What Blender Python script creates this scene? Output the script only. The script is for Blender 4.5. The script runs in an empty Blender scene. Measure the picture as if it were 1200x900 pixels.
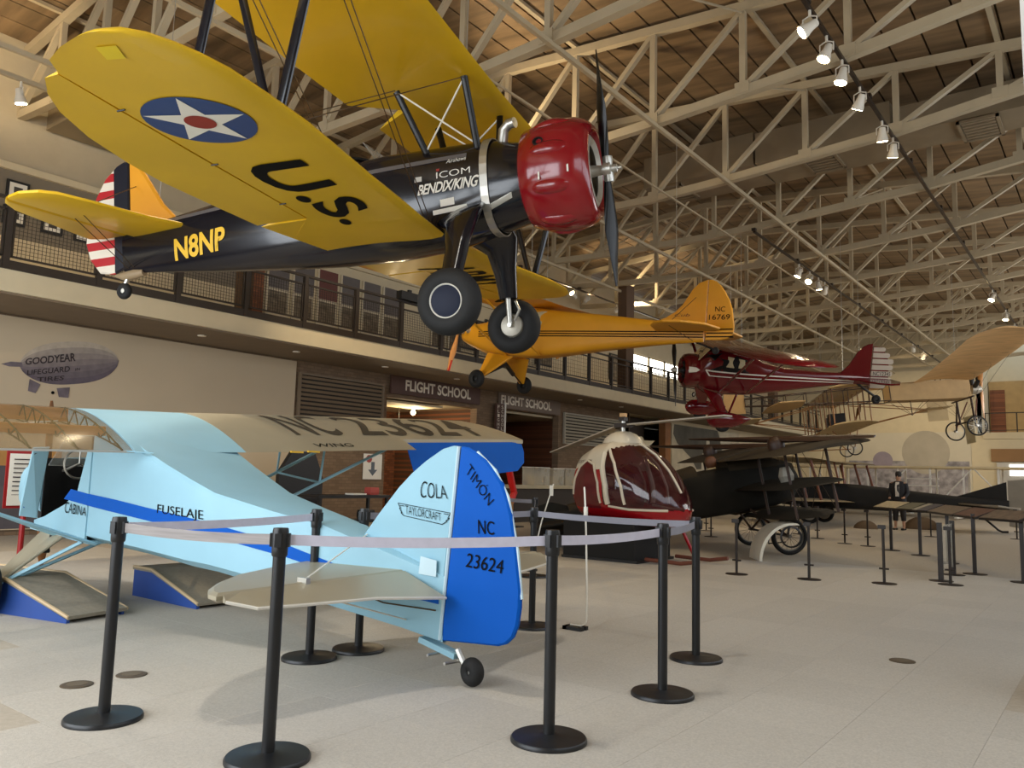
import bpy, bmesh, math, random
from mathutils import Vector, Matrix
random.seed(7)
S = bpy.context.scene
C = S.collection
PI = math.pi
rad = math.radians

# ------------------------------------------------------------------ camera
cam = bpy.data.cameras.new('camera')
cam.sensor_width = 36.0
cam.lens = 36.0 * 928.687 / 1200.0
cam.clip_start = 0.05
cam.clip_end = 200
camo = bpy.data.objects.new('camera', cam)
C.objects.link(camo)
# world axes X (across the hall), Y (along the hall), Z (up) seen from the camera
RX = (0.79344696, -0.05039474, -0.6065495)
RY = (0.60810063, 0.10756098, 0.78653942)
RZ = (0.02560361, -0.99292044, 0.115989)
right = Vector((RX[0], RY[0], RZ[0])); down = Vector((RX[1], RY[1], RZ[1])); fwd = Vector((RX[2], RY[2], RZ[2]))
mm = Matrix.Identity(4)
for i in range(3):
    mm[i][0] = right[i]; mm[i][1] = -down[i]; mm[i][2] = -fwd[i]
mm[2][3] = 1.255
camo.matrix_world = mm
S.camera = camo

# ------------------------------------------------------------------ light and exposure
S.view_settings.view_transform = 'Standard'
S.view_settings.look = 'None'
S.view_settings.gamma = 1.0
S.view_settings.use_curve_mapping = False
S.view_settings.exposure = 0.58
S.cycles.use_denoising = True
S.cycles.sample_clamp_indirect = 4.0
S.cycles.max_bounces = 7
S.cycles.diffuse_bounces = 4
S.cycles.use_adaptive_sampling = True
S.cycles.adaptive_threshold = 0.025
W = bpy.data.worlds.new('sky'); S.world = W; W.use_nodes = True
bg = W.node_tree.nodes['Background']
bg.inputs[0].default_value = (0.75, 0.86, 1.0, 1); bg.inputs[1].default_value = 1.0

def area(name, loc, rot, sx, sy, power, col):
    l = bpy.data.lights.new(name, 'AREA'); l.shape = 'RECTANGLE'; l.size = sx; l.size_y = sy
    l.energy = power; l.color = col
    o = bpy.data.objects.new(name, l); C.objects.link(o); o.location = loc; o.rotation_euler = rot
    return o
# daylight through the glazed wall behind the photographer and the windows of the right wall
area('window_daylight_near', (-7.5, -3.1, 3.0), (rad(90), 0, 0), 11, 4.6, 540, (0.93, 0.97, 1.0))
area('window_daylight_right', (3.1, 8.0, 5.2), (0, rad(90), 0), 3.0, 16, 160, (0.96, 0.98, 1.0))
area('window_daylight_far', (3.1, 34.0, 5.2), (0, rad(90), 0), 3.0, 26, 520, (1.0, 0.95, 0.86))

# ------------------------------------------------------------------ helpers
def lin(c):
    out = []
    for v in c:
        v = v / 255.0
        out.append(v / 12.92 if v <= 0.04045 else ((v + 0.055) / 1.055) ** 2.4)
    return (out[0], out[1], out[2], 1.0)

MATS = {}
def M(name, rgb=None, rough=0.5, metal=0.0, var=0.06, vs=3.0, bump=0.0, bs=40.0, stretch=(1, 1, 1), emit=0.0, alpha=1.0, spec=0.5, coat=0.0, randobj=0.0, detail=4.0):
    if name in MATS: return MATS[name]
    m = bpy.data.materials.new(name); m.use_nodes = True
    nt = m.node_tree; N = nt.nodes; L = nt.links
    b = N['Principled BSDF']
    b.inputs['Roughness'].default_value = rough
    b.inputs['Metallic'].default_value = metal
    b.inputs['Specular IOR Level'].default_value = spec
    b.inputs['Coat Weight'].default_value = coat
    b.inputs['Coat Roughness'].default_value = 0.08
    b.inputs['Alpha'].default_value = alpha
    c = lin(rgb)
    tc = N.new('ShaderNodeTexCoord'); mp = N.new('ShaderNodeMapping'); mp.inputs['Scale'].default_value = stretch
    L.new(tc.outputs['Object'], mp.inputs['Vector'])
    nz = N.new('ShaderNodeTexNoise'); nz.inputs['Scale'].default_value = vs; nz.inputs['Detail'].default_value = detail
    L.new(mp.outputs['Vector'], nz.inputs['Vector'])
    rp = N.new('ShaderNodeValToRGB')
    rp.color_ramp.elements[0].position = 0.3; rp.color_ramp.elements[1].position = 0.7
    rp.color_ramp.elements[0].color = tuple(max(0, x * (1 - var)) for x in c[:3]) + (1,)
    rp.color_ramp.elements[1].color = tuple(min(1, x * (1 + var)) for x in c[:3]) + (1,)
    L.new(nz.outputs['Fac'], rp.inputs['Fac'])
    out = rp.outputs['Color']
    if randobj > 0:
        oi = N.new('ShaderNodeObjectInfo'); mr = N.new('ShaderNodeMapRange')
        mr.inputs['To Min'].default_value = 1 - randobj; mr.inputs['To Max'].default_value = 1 + randobj
        L.new(oi.outputs['Random'], mr.inputs['Value'])
        mx = N.new('ShaderNodeVectorMath'); mx.operation = 'SCALE'
        L.new(out, mx.inputs[0]); L.new(mr.outputs['Result'], mx.inputs['Scale']); out = mx.outputs['Vector']
    L.new(out, b.inputs['Base Color'])
    if emit > 0:
        L.new(out, b.inputs['Emission Color']); b.inputs['Emission Strength'].default_value = emit
    if bump > 0:
        n2 = N.new('ShaderNodeTexNoise'); n2.inputs['Scale'].default_value = bs; n2.inputs['Detail'].default_value = 3
        L.new(mp.outputs['Vector'], n2.inputs['Vector'])
        bp = N.new('ShaderNodeBump'); bp.inputs['Strength'].default_value = bump; bp.inputs['Distance'].default_value = 0.01
        L.new(n2.outputs['Fac'], bp.inputs['Height']); L.new(bp.outputs['Normal'], b.inputs['Normal'])
    MATS[name] = m
    return m

def brickmat(name, c1, c2, mortar, bw=0.21, bh=0.075, axis='YZ'):
    if name in MATS: return MATS[name]
    m = bpy.data.materials.new(name); m.use_nodes = True
    nt = m.node_tree; N = nt.nodes; L = nt.links; b = N['Principled BSDF']; b.inputs['Roughness'].default_value = 0.85
    tc = N.new('ShaderNodeTexCoord'); sp = N.new('ShaderNodeSeparateXYZ'); cb = N.new('ShaderNodeCombineXYZ')
    L.new(tc.outputs['Object'], sp.inputs[0]); L.new(sp.outputs[axis[0]], cb.inputs[0]); L.new(sp.outputs[axis[1]], cb.inputs[1])
    br = N.new('ShaderNodeTexBrick'); br.inputs['Color1'].default_value = lin(c1); br.inputs['Color2'].default_value = lin(c2)
    br.inputs['Mortar'].default_value = lin(mortar); br.inputs['Scale'].default_value = 1.0
    br.inputs['Brick Width'].default_value = bw; br.inputs['Row Height'].default_value = bh; br.inputs['Mortar Size'].default_value = 0.006
    L.new(cb.outputs[0], br.inputs['Vector']); L.new(br.outputs['Color'], b.inputs['Base Color'])
    bp = N.new('ShaderNodeBump'); bp.inputs['Strength'].default_value = 0.4; bp.inputs['Distance'].default_value = 0.01; bp.invert = True
    L.new(br.outputs['Fac'], bp.inputs['Height']); L.new(bp.outputs['Normal'], b.inputs['Normal'])
    MATS[name] = m
    return m

class MB:
    """collects geometry for one mesh"""
    def __init__(s): s.v = []; s.f = []
    def add(s, vs, fs):
        o = len(s.v); s.v += [tuple(p) for p in vs]; s.f += [tuple(i + o for i in f) for f in fs]; return s
    def box(s, c, d, rot=None):
        x, y, z = d[0] / 2, d[1] / 2, d[2] / 2
        vs = [Vector(p) for p in ((-x,-y,-z),(x,-y,-z),(x,y,-z),(-x,y,-z),(-x,-y,z),(x,-y,z),(x,y,z),(-x,y,z))]
        if rot is not None: vs = [rot @ p for p in vs]
        vs = [p + Vector(c) for p in vs]
        return s.add(vs, [(0,3,2,1),(4,5,6,7),(0,1,5,4),(1,2,6,5),(2,3,7,6),(3,0,4,7)])
    def bb(s, x0, x1, y0, y1, z0, z1):
        return s.box(((x0+x1)/2, (y0+y1)/2, (z0+z1)/2), (abs(x1-x0), abs(y1-y0), abs(z1-z0)))
    def bar(s, p, q, w, h, up=(0,0,1)):
        p = Vector(p); q = Vector(q); d = (q - p); L = d.length; d.normalize(); u = Vector(up)
        sd = d.cross(u)
        if sd.length < 1e-4: sd = d.cross(Vector((0,1,0)))
        sd.normalize(); u = sd.cross(d).normalized()
        a = sd * w / 2; b = u * h / 2
        vs = [p-a-b, p+a-b, p+a+b, p-a+b, q-a-b, q+a-b, q+a+b, q-a+b]
        return s.add(vs, [(0,1,2,3),(7,6,5,4),(0,4,5,1),(1,5,6,2),(2,6,7,3),(3,7,4,0)])
    def tube(s, pts, r, n=8, r2=None, flat=1.0, cap=True):
        pts = [Vector(p) for p in pts]; k = len(pts); rings = []
        prev = None
        for i, p in enumerate(pts):
            d = (pts[min(i+1, k-1)] - pts[max(i-1, 0)]).normalized()
            if prev is None:
                u = d.orthogonal().normalized()
                if flat != 1.0:
                    u = d.cross(Vector((0, 0, 1)));  u = u.normalized() if u.length > 1e-3 else d.orthogonal().normalized()
            else:
                u = (prev - d * prev.dot(d)).normalized()
            prev = u; w = d.cross(u)
            rr = r if not hasattr(r, '__len__') else r[i]
            if r2 is not None: rr = r + (r2 - r) * i / max(1, k-1)
            rings.append([p + u * rr * math.cos(2*PI*j/n) + w * rr * flat * math.sin(2*PI*j/n) for j in range(n)])
        return s.loft(rings, cap)
    def loft(s, rings, cap=True, close=False):
        n = len(rings[0]); vs = [p for r in rings for p in r]; fs = []
        m = len(rings)
        for i in range(m if close else m-1):
            a = i * n; b = ((i+1) % m) * n
            for j in range(n):
                fs.append((a+j, a+(j+1) % n, b+(j+1) % n, b+j))
        if cap and not close:
            fs.append(tuple(range(n-1, -1, -1))); fs.append(tuple((m-1)*n + j for j in range(n)))
        return s.add(vs, fs)
    def lathe(s, prof, c=(0,0,0), axis=(0,0,1), n=24, cap=True):
        """prof: list of (radius, height along axis)"""
        ax = Vector(axis).normalized(); u = ax.orthogonal().normalized(); w = ax.cross(u); c = Vector(c)
        rings = [[c + ax*h + (u*math.cos(2*PI*j/n) + w*math.sin(2*PI*j/n)) * max(r, 1e-4) for j in range(n)] for r, h in prof]
        return s.loft(rings, cap)
    def plate(s, pts, nrm, th, bev=0.0):
        """flat outline pts (3-D, planar) thickened along nrm, edges rounded by bev"""
        pts = [Vector(p) for p in pts]; nn = Vector(nrm).normalized(); k = len(pts)
        cen = sum(pts, Vector()) / k
        def inset(d):
            if d == 0: return list(pts)
            out = []
            for i in range(k):
                a = pts[i-1]; b = pts[i]; c = pts[(i+1) % k]
                e1 = (b-a); e2 = (c-b)
                if e1.length < 1e-6: e1 = e2
                if e2.length < 1e-6: e2 = e1
                n1 = nn.cross(e1.normalized()); n2 = nn.cross(e2.normalized()); m_ = n1 + n2
                m_ = m_.normalized() if m_.length > 1e-5 else n1
                out.append((b, m_))
            # orientation: make inward
            area2 = sum(((pts[i]-cen).cross(pts[(i+1) % k]-cen)).dot(nn) for i in range(k))
            sg = 1 if area2 > 0 else -1
            return [b + m_ * d * sg for b, m_ in out]
        if bev > 0:
            top = inset(bev); rings = [[p - nn*th/2 for p in top], [p - nn*th*0.2 for p in pts], [p + nn*th*0.2 for p in pts], [p + nn*th/2 for p in top]]
        else:
            rings = [[p - nn*th/2 for p in pts], [p + nn*th/2 for p in pts]]
        return s.loft(rings, True)
    def mesh(s, name, smooth=False, ang=40):
        me = bpy.data.meshes.new(name); me.from_pydata(s.v, [], s.f); me.update()
        bm = bmesh.new(); bm.from_mesh(me)
        bmesh.ops.recalc_face_normals(bm, faces=bm.faces)
        if smooth:
            for f in bm.faces: f.smooth = True
            for e in bm.edges:
                if len(e.link_faces) == 2 and e.calc_face_angle(0) > rad(ang): e.smooth = False
        bm.to_mesh(me); bm.free()
        return me
    def obj(s, name, mat, parent=None, smooth=False, ang=40):
        return link(name, s.mesh(name, smooth, ang), mat, parent)

def link(name, me, mat, parent=None):
    o = bpy.data.objects.new(name, me); C.objects.link(o)
    if mat is not None and len(me.materials) == 0: me.materials.append(mat)
    if parent is not None: o.parent = parent
    return o
def tag(o, label, cat, group=None):
    o['label'] = label; o['category'] = cat
    if group: o['group'] = group
    return o
def thing(name, label, cat, loc=(0,0,0), rotz=0, group=None, mat=None):
    o = bpy.data.objects.new(name, None); C.objects.link(o); o.empty_display_size = 0.1
    if mat is not None: o.matrix_world = mat
    else: o.location = loc; o.rotation_euler = (0, 0, rotz)
    return tag(o, label, cat, group)
def struct(o): o['kind'] = 'structure'; return o
def stuff(o): o['kind'] = 'stuff'; return o
def copytree(o, parent=None):
    c = o.copy(); C.objects.link(c); c.parent = parent
    for ch in list(o.children): copytree(ch, c)
    return c

def pose(yaw, pitch, roll, t):
    cy, sy = math.cos(rad(yaw)), math.sin(rad(yaw)); cp, sp = math.cos(rad(pitch)), math.sin(rad(pitch)); cr, sr = math.cos(rad(roll)), math.sin(rad(roll))
    Y = Matrix(((cy,-sy,0),(sy,cy,0),(0,0,1))); P = Matrix(((cp,0,-sp),(0,1,0),(sp,0,cp))); Q = Matrix(((1,0,0),(0,cr,-sr),(0,sr,cr)))
    m = (Y @ P @ Q).to_4x4(); m.translation = Vector(t); return m

def textmesh(s, shear=0.0, bold=0.0, spacing=1.0):
    """flat mesh of a line of text, scaled to a unit box: x 0..1, y 0..1"""
    cu = bpy.data.curves.new('lettering', 'FONT'); cu.body = s; cu.shear = shear; cu.offset = bold; cu.space_character = spacing
    cu.resolution_u = 4
    o = bpy.data.objects.new('lettering', cu); C.objects.link(o)
    dg = bpy.context.evaluated_depsgraph_get(); dg.update()
    me = bpy.data.meshes.new_from_object(o.evaluated_get(dg))
    bpy.data.objects.remove(o); bpy.data.curves.remove(cu)
    xs = [v.co.x for v in me.vertices]; ys = [v.co.y for v in me.vertices]
    x0, x1, y0, y1 = min(xs), max(xs), min(ys), max(ys)
    for v in me.vertices: v.co = ((v.co.x-x0)/(x1-x0), (v.co.y-y0)/(y1-y0), 0)
    me.materials.clear()
    return me
def finemesh(me, lim):
    """split long edges so that print can follow a curved surface"""
    bm = bmesh.new(); bm.from_mesh(me)
    bmesh.ops.triangulate(bm, faces=bm.faces)
    for k in range(4):
        es = [e for e in bm.edges if e.calc_length() > lim]
        if not es: break
        bmesh.ops.subdivide_edges(bm, edges=es, cuts=1)
        bmesh.ops.triangulate(bm, faces=[f for f in bm.faces if len(f.verts) > 3])
    bm.to_mesh(me); bm.free()
def lettering(s, mat, parent, o, u, v, shear=0.0, bold=0.0, spacing=1.0, name='lettering', fn=None):
    """text in the parallelogram o + a*u + b*v; fn maps a point onto a curved surface"""
    me = textmesh(s, shear, bold, spacing); o = Vector(o); u = Vector(u); v = Vector(v)
    for w in me.vertices:
        p = o + u * w.co.x + v * w.co.y
        w.co = fn(p) if fn else p
    me.name = name
    return link(name, me, mat, parent)
def quadmap(s, mat, parent, q, shear=0.0, bold=0.0, spacing=1.0, name='lettering', fn=None):
    """text in the quad q = bottom-left, bottom-right, top-right, top-left"""
    me = textmesh(s, shear, bold, spacing); q = [Vector(p) for p in q]
    for w in me.vertices:
        a, b = w.co.x, w.co.y
        w.co = (q[0]*(1-a) + q[1]*a)*(1-b) + (q[3]*(1-a) + q[2]*a)*b
    if fn:
        finemesh(me, max((q[1]-q[0]).length/40, .03))
        for w in me.vertices: w.co = fn(w.co.copy())
    me.name = name
    return link(name, me, mat, parent)

def airfoil(f, th, camber=0.02):
    """upper and lower height at chord fraction f, for unit chord"""
    t = 5*th*(0.2969*math.sqrt(max(f,0)) - 0.126*f - 0.3516*f*f + 0.2843*f**3 - 0.1036*f**4)
    c = camber*4*f*(1-f)
    return c + t, c - t*0.75
def wingmesh(st, th, f0=0.0, f1=1.0, camber=0.03, n=10, mb=None):
    """st: list of (y, xLE, xTE, z); lofted closed airfoil between chord fractions f0..f1 (values or per-station lists)"""
    rings = []
    for i, (y, xl, xt, z) in enumerate(st):
        a = f0[i] if hasattr(f0, '__len__') else f0; b = f1[i] if hasattr(f1, '__len__') else f1
        ch = abs(xt - xl); sg = 1 if xt > xl else -1; up = []; lo = []
        for j in range(n+1):
            s_ = 0.5 - 0.5*math.cos(PI*j/n)
            f = a + (b-a)*s_
            zu, zl = airfoil(f, th, camber)
            up.append(Vector((xl + sg*ch*f, y, z + zu*ch))); lo.append(Vector((xl + sg*ch*f, y, z + zl*ch)))
        rings.append(up + lo[::-1])
    mb = mb or MB()
    mb.loft(rings); return mb
def superring(x, zc, hw, hh, ex=2.5, n=28, hb=None, yc=0.0):
    """cross-section of a body at station x; ex 2 = ellipse, larger = boxier; hb: half height below"""
    out = []
    for j in range(n):
        a = 2*PI*j/n; c = math.cos(a); s_ = math.sin(a)
        y = hw*abs(c)**(2/ex)*(1 if c >= 0 else -1); h = hh if s_ >= 0 or hb is None else hb
        z = h*abs(s_)**(2/ex)*(1 if s_ >= 0 else -1)
        out.append(Vector((x, yc + y, zc + z)))
    return out
def wheel(parent, c, axis, R, w, hubR, tm, hm, name='wheel', cap=None, spokes=0):
    """tire + hub; parts of parent"""
    c = Vector(c); ax = Vector(axis).normalized()
    r = w/2
    prof = [(hubR, -r*0.55)]
    for k in range(13):
        a = -PI*0.72 + PI*1.44*k/12
        prof.append((R - r + r*math.cos(a)*1.0, r*math.sin(a)))
    prof.append((hubR, r*0.55))
    t = MB().lathe(prof, c, ax, 36, cap=False).obj('tire', tm, parent, True)
    if spokes:
        mb = MB()
        u = ax.orthogonal().normalized(); v = ax.cross(u)
        for k in range(spokes):
            a = 2*PI*k/spokes
            mb.tube([c + ax*(0.03 if k % 2 else -0.03), c + (u*math.cos(a)+v*math.sin(a))*hubR], 0.004, 4)
        mb.lathe([(0.03,-0.05),(0.03,0.05)], c, ax, 10)
        mb.lathe([(hubR,-0.015),(hubR+0.01,0),(hubR,0.015),(hubR-0.02,0.0),(hubR,-0.015)], c, ax, 36, cap=False)
        mb.obj('spokes', hm, parent)
    else:
        MB().lathe([(0.0,-r*0.62),(hubR*0.5,-r*0.62),(hubR*0.95,-r*0.45),(hubR,-r*0.4),(hubR,r*0.4),(hubR*0.95,r*0.45),(hubR*0.5,r*0.62),(0,r*0.62)], c, ax, 28).obj('hub', hm, parent, True)
    return t
# ================================================================== structure
cream = M('cream_paint', (212,198,166), 0.7, var=0.03)
beige = M('beige_paint', (190,176,148), 0.75, var=0.04)
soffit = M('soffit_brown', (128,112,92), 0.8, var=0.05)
greywall = M('taupe_wall', (128,118,102), 0.8, var=0.04)
brick = brickmat('brown_brick', (150,92,60), (110,66,44), (96,72,54))
brickd = brickmat('taupe_brick', (134,110,86), (118,96,74), (108,90,70))
steelw = M('white_painted_steel', (184,168,138), 0.55, var=0.06, vs=2)
darkmet = M('dark_bronze_metal', (52,44,38), 0.5, 0.3, var=0.1)
blackm = M('black_matte', (22,22,24), 0.45, var=0.1)
carpet = M('carpet_tile', (190,184,173), 0.95, var=0.10, vs=90, bump=0.35, bs=260, randobj=0.035, spec=0.2)
carpetfar = M('carpet_far', (180,170,154), 0.95, var=0.08, vs=25, bump=0.3, bs=200, spec=0.2)

fl = struct(MB().bb(-24.5, 3.6, -6.2, 51.2, -0.25, -0.012).obj('floor', carpetfar))
# carpet tiles: the nearest ones one by one, the rest of the carpet as one piece
ts = 0.61
tile = None; n_tiles = 0; keep = set()
cand = []
for i in range(-26, 4):
    for j in range(0, 40):
        x = (i+0.5)*ts; y = (j+0.5)*ts
        d = math.hypot(x, y)
        vx = Vector((x, y, -1.255)); q = (right.dot(vx), down.dot(vx), fwd.dot(vx))
        if q[2] > 0.3 and abs(q[0]/q[2]) < 0.70 and q[1]/q[2] < 0.56: cand.append((d, i, j))
cand.sort(); keep = set((i, j) for d, i, j in cand[:290])
for d, i, j in cand[:290]:
    if tile is None:
        tile = MB().plate([(-ts/2+.0003,-ts/2+.0003,0),(ts/2-.0003,-ts/2+.0003,0),(ts/2-.0003,ts/2-.0003,0),(-ts/2+.0003,ts/2-.0003,0)], (0,0,1), 0.012, 0.0008).mesh('carpet_tile')
        tile.materials.append(carpet)
    o = link('carpet_tile', tile, None, fl); o.location = ((i+.5)*ts, (j+.5)*ts, -0.006)
    o.rotation_euler = (0, 0, (PI/2) * ((i+j) % 2))
rest = MB()
for i in range(-40, 6):
    run = None
    for j in range(-10, 85):
        inside = (i, j) in keep or (i+.5)*ts < -24.4 or (i+.5)*ts > 3.5 or (j+.5)*ts > 51 or (j+.5)*ts < -6
        if not inside and run is None: run = j
        if (inside or j == 84) and run is not None:
            rest.bb(i*ts, (i+1)*ts, run*ts, j*ts, -0.012, -0.0005); run = None
stuff(rest.obj('carpet_field', carpetfar, fl))

# ---- roof deck
def rd(X): return abs(X + 10.5)
def zbot(X):
    d = rd(X); return 8.0 + 0.07*max(0, d-2.5) + 0.06*max(0, d-7.3)
def ztop(X): return 10.25 - 0.08*rd(X)
deckm = M('roof_deck', (138,114,84), 0.55, 0.25, var=0.45, vs=1.3, stretch=(0.35, 2.6, 1), detail=6, randobj=0.14)
ceil = struct(MB().add([(-24.4,-6.2,ztop(-24.4)+.32),(-10.5,-6.2,10.57),(3.5,-6.2,ztop(3.5)+.32),(3.5,51.2,ztop(3.5)+.32),(-10.5,51.2,10.57),(-24.4,51.2,ztop(-24.4)+.32)], [(0,1,4,5),(1,2,3,4)]).obj('ceiling', deckm))
k = 0; x = -24.3
while x < 3.4:
    x1 = x + 0.60
    z0 = ztop(x)+0.17; z1 = ztop(x1)+0.17
    vs = [(x,-6,z0),(x1-.02,-6,z1),(x1-.02,51,z1),(x,51,z0),(x,-6,z0+.1),(x1-.02,-6,z1+.1),(x1-.02,51,z1+.1),(x,51,z0+.1)]
    MB().add(vs, [(0,1,2,3),(4,7,6,5),(0,4,5,1),(1,5,6,2),(2,6,7,3),(3,7,4,0)]).obj('deck_plank', deckm, ceil)
    x += 0.62
# ---- walls
struct(MB().bb(3.4, 3.6, -6.2, 51.2, 0, 3.0).bb(3.4, 3.6, -6.2, 51.2, 6.9, 9.6).bb(3.4,3.6,-6.2,-.5,3,6.9).bb(3.4,3.6,16.5,20.5,3,6.9).bb(3.4,3.6,47.5,51.2,3,6.9).obj('wall_right', cream))
struct(MB().bb(-24.5, 3.6, -3.6, -3.4, 5.8, 10.6).bb(-24.5,3.6,-3.6,-3.4,0,0.5).bb(-24.5,-13.5,-3.6,-3.4,.5,5.8).bb(-1.5,3.6,-3.6,-3.4,.5,5.8).obj('wall_near', cream))
wf = struct(MB().bb(-24.5, -6.12, 51.0, 51.2, 0, 10.6).bb(-6.12, 3.6, 51.0, 51.2, 0, 4.3).bb(-6.12,3.6,54,54.2,4.3,10.6).obj('wall_far', cream))
# window frames of the glazed walls
fr = MB()
for i in range(9): fr.bb(-13.5+i*1.5-.04, -13.5+i*1.5+.04, -3.54, -3.46, .5, 5.8)
for z in (.55, 2.3, 4.1, 5.75): fr.bb(-13.5, -1.5, -3.54, -3.46, z-.04, z+.04)
struct(fr.obj('window_1', darkmet))
for nme, a, b in (('window_2', -.5, 16.5), ('window_3', 20.5, 47.5)):
    fr = MB()
    y = a
    while y < b + .1: fr.bb(3.46, 3.54, y-.04, y+.04, 3, 6.9); y += (b-a)/10
    for z in (3.05, 4.9, 6.85): fr.bb(3.46, 3.54, a, b, z-.04, z+.04)
    struct(fr.obj(nme, darkmet))
# the white column at the right edge
struct(MB().bb(-.385, -.02, 5.85, 6.25, 0, zbot(-.2)).bb(-.42, .02, 5.8, 6.3, 0, .12).obj('column', M('white_column', (232,228,220), .6)))

# ---- trusses
NODES = [-1.47 - 1.795*k for k in range(-2, 13)]
def chord(fn, name, w, h, par, Y):
    mb = MB(); pts = [(3.3, Y, (zbot(3.3)+ztop(3.3))/2)] + [(X, Y, fn(X)) for X in NODES] + [(-24.3, Y, (zbot(-24.3)+ztop(-24.3))/2)]
    if True:
        rings = []
        for p in pts:
            q = Vector(p); rings.append([q+Vector((0,-w/2,-h/2)), q+Vector((0,w/2,-h/2)), q+Vector((0,w/2,h/2)), q+Vector((0,-w/2,h/2))])
        mb.loft(rings)
    return mb.obj(name, steelw, par)
ORD = ['nearest','second','third','fourth','fifth','sixth','seventh','eighth','ninth','tenth','eleventh','twelfth','thirteenth','fourteenth','fifteenth','sixteenth']
TR = None
TY = [2.5, 6.05] + [9.6 + 3.53*k for k in range(12)]
for ti, Y in enumerate(TY):
    lab = 'cream painted steel roof truss spanning the hall, %s from the near end' % ORD[ti]
    if TR is None:
        TR = thing('roof_truss', lab, 'truss', (0, Y, 0), 0, 'steel roof trusses')
        chord(ztop, 'top_chord', .15, .17, TR, 0); chord(zbot, 'bottom_chord', .15, .17, TR, 0)
        for i, X in enumerate(NODES):
            MB().bb(X-.055, X+.055, -.05, .05, zbot(X)+.07, ztop(X)-.07).obj('vertical', steelw, TR)
            if i+1 < len(NODES):
                Xn = NODES[i+1]
                MB().bar((Xn, 0, zbot(Xn)+.06), (X, 0, ztop(X)-.06), .09, .11, (0,1,0)).obj('diagonal', steelw, TR)
        # gusset plates at the bottom nodes
        for X in NODES: MB().bb(X-.13, X+.13, -.09, .09, zbot(X)-.05, zbot(X)+.16).obj('gusset_plate', steelw, TR)
    else:
        t = copytree(TR); t.location = (0, Y, 0); t['label'] = lab
# longitudinal struts, purlins and conduits
def runner(name, X, z, w, h, mat, lab, cat, grp, y0=-3.3, y1=50.5):
    o = MB().bb(X-w/2, X+w/2, y0, y1, z-h/2, z+h/2).obj(name, mat); tag(o, lab, cat, grp); return o
for X in (-6.75, -10.44, -14.0):
    runner('bottom_strut', X, zbot(X)-.11, .07, .08, steelw, 'cream steel strut running lengthwise under the trusses, %s from the right' % {-6.75:'first',-10.44:'second',-14.0:'third'}[X], 'beam', 'lengthwise struts under the trusses')
for X in (-1.47, -5.05, -8.65, -12.24, -15.83):
    runner('purlin', X, ztop(X)+.115, .09, .07, steelw, 'steel purlin under the roof deck, %s from the right' % {-1.47:'first',-5.05:'second',-8.65:'third',-12.24:'fourth',-15.83:'fifth'}[X], 'beam', 'purlins under the roof deck')
runner('bottom_strut', -15.2, zbot(-15.2)-.11, .07, .08, steelw, 'cream steel strut at the upper left carrying a lamp', 'beam', 'lengthwise struts under the trusses', -3.3, 19.5)
runner('conduit', -8.1, 7.86, .035, .035, steelw, 'thin pale conduit pipe running lengthwise below the trusses', 'pipe', None)
# sway braces between neighbouring trusses
for bi in range(2, len(TY)-1):
    for X in (-5.05, -12.2):
        if bi == 4 and X > -8: continue
        o = MB().tube([(X, TY[bi], zbot(X)+.1), (X, TY[bi+1], ztop(X)-.1)], .022, 6).obj('sway_brace', steelw)
        tag(o, 'thin diagonal sway brace between the %s and %s roof trusses, %s line' % (ORD[bi], ORD[bi+1], 'right' if X > -8 else 'left'), 'brace', 'sway braces between trusses')
# ducts
ductm = M('galvanised_duct', (150,134,108), .5, .35, var=.1, vs=2)
def duct(name, lab, boxes):
    t = thing(name, lab, 'duct', (0,0,0))
    for b in boxes: MB().bb(*b).obj('duct_section', ductm, t)
    return t
d = duct('air_duct', 'large rectangular air duct crossing between the fourth and fifth trusses', [(-9.5,-6.6,17.7,19.2,8.75,9.55),(-6.55,-3.6,17.7,19.2,8.75,9.5),(-3.55,1.5,17.9,19.0,8.8,9.4)])
for X in (-8.9,-5.2,-2.0):
    g = MB()
    for i in range(6): g.bb(X-.3, X+.3, 17.95+i*.16, 18.02+i*.16, 8.70, 8.745)
    g.bb(X-.38,X+.38,17.84,17.9,8.7,8.75).bb(X-.38,X+.38,18.92,18.98,8.7,8.75).bb(X-.38,X-.32,17.84,18.98,8.7,8.75).bb(X+.32,X+.38,17.84,18.98,8.7,8.75)
    g.obj('grille', ductm, d)
duct('wall_duct', 'pale duct box under the roof above the left balcony wall', [(-17.4,-15.6,6.5,9.2,8.15,8.75),(-17.4,-16.6,9.3,12.5,8.2,8.75)])

# ---- left balcony
XM = -13.7
slab = struct(MB().bb(XM, -24.4, -6.2, 47.2, 3.93, 4.28).obj('balcony_floor', cream))
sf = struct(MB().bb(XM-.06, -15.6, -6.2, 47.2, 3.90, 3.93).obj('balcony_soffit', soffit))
for Y in (8.6, 10.9, 13.6, 16.3, 22.6, 25.4, 33.5, 36.5):
    MB().lathe([(.085,0),(.085,.02),(.06,.02),(.055,.01)], (-14.5, Y, 3.885), (0,0,1), 14).obj('downlight', M('downlight_white', (240,232,215), .4), sf)
struct(MB().bb(XM+.03, XM-.03, -6.2, 47.2, 4.28, 4.42).obj('trim_1', darkmet))
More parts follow.
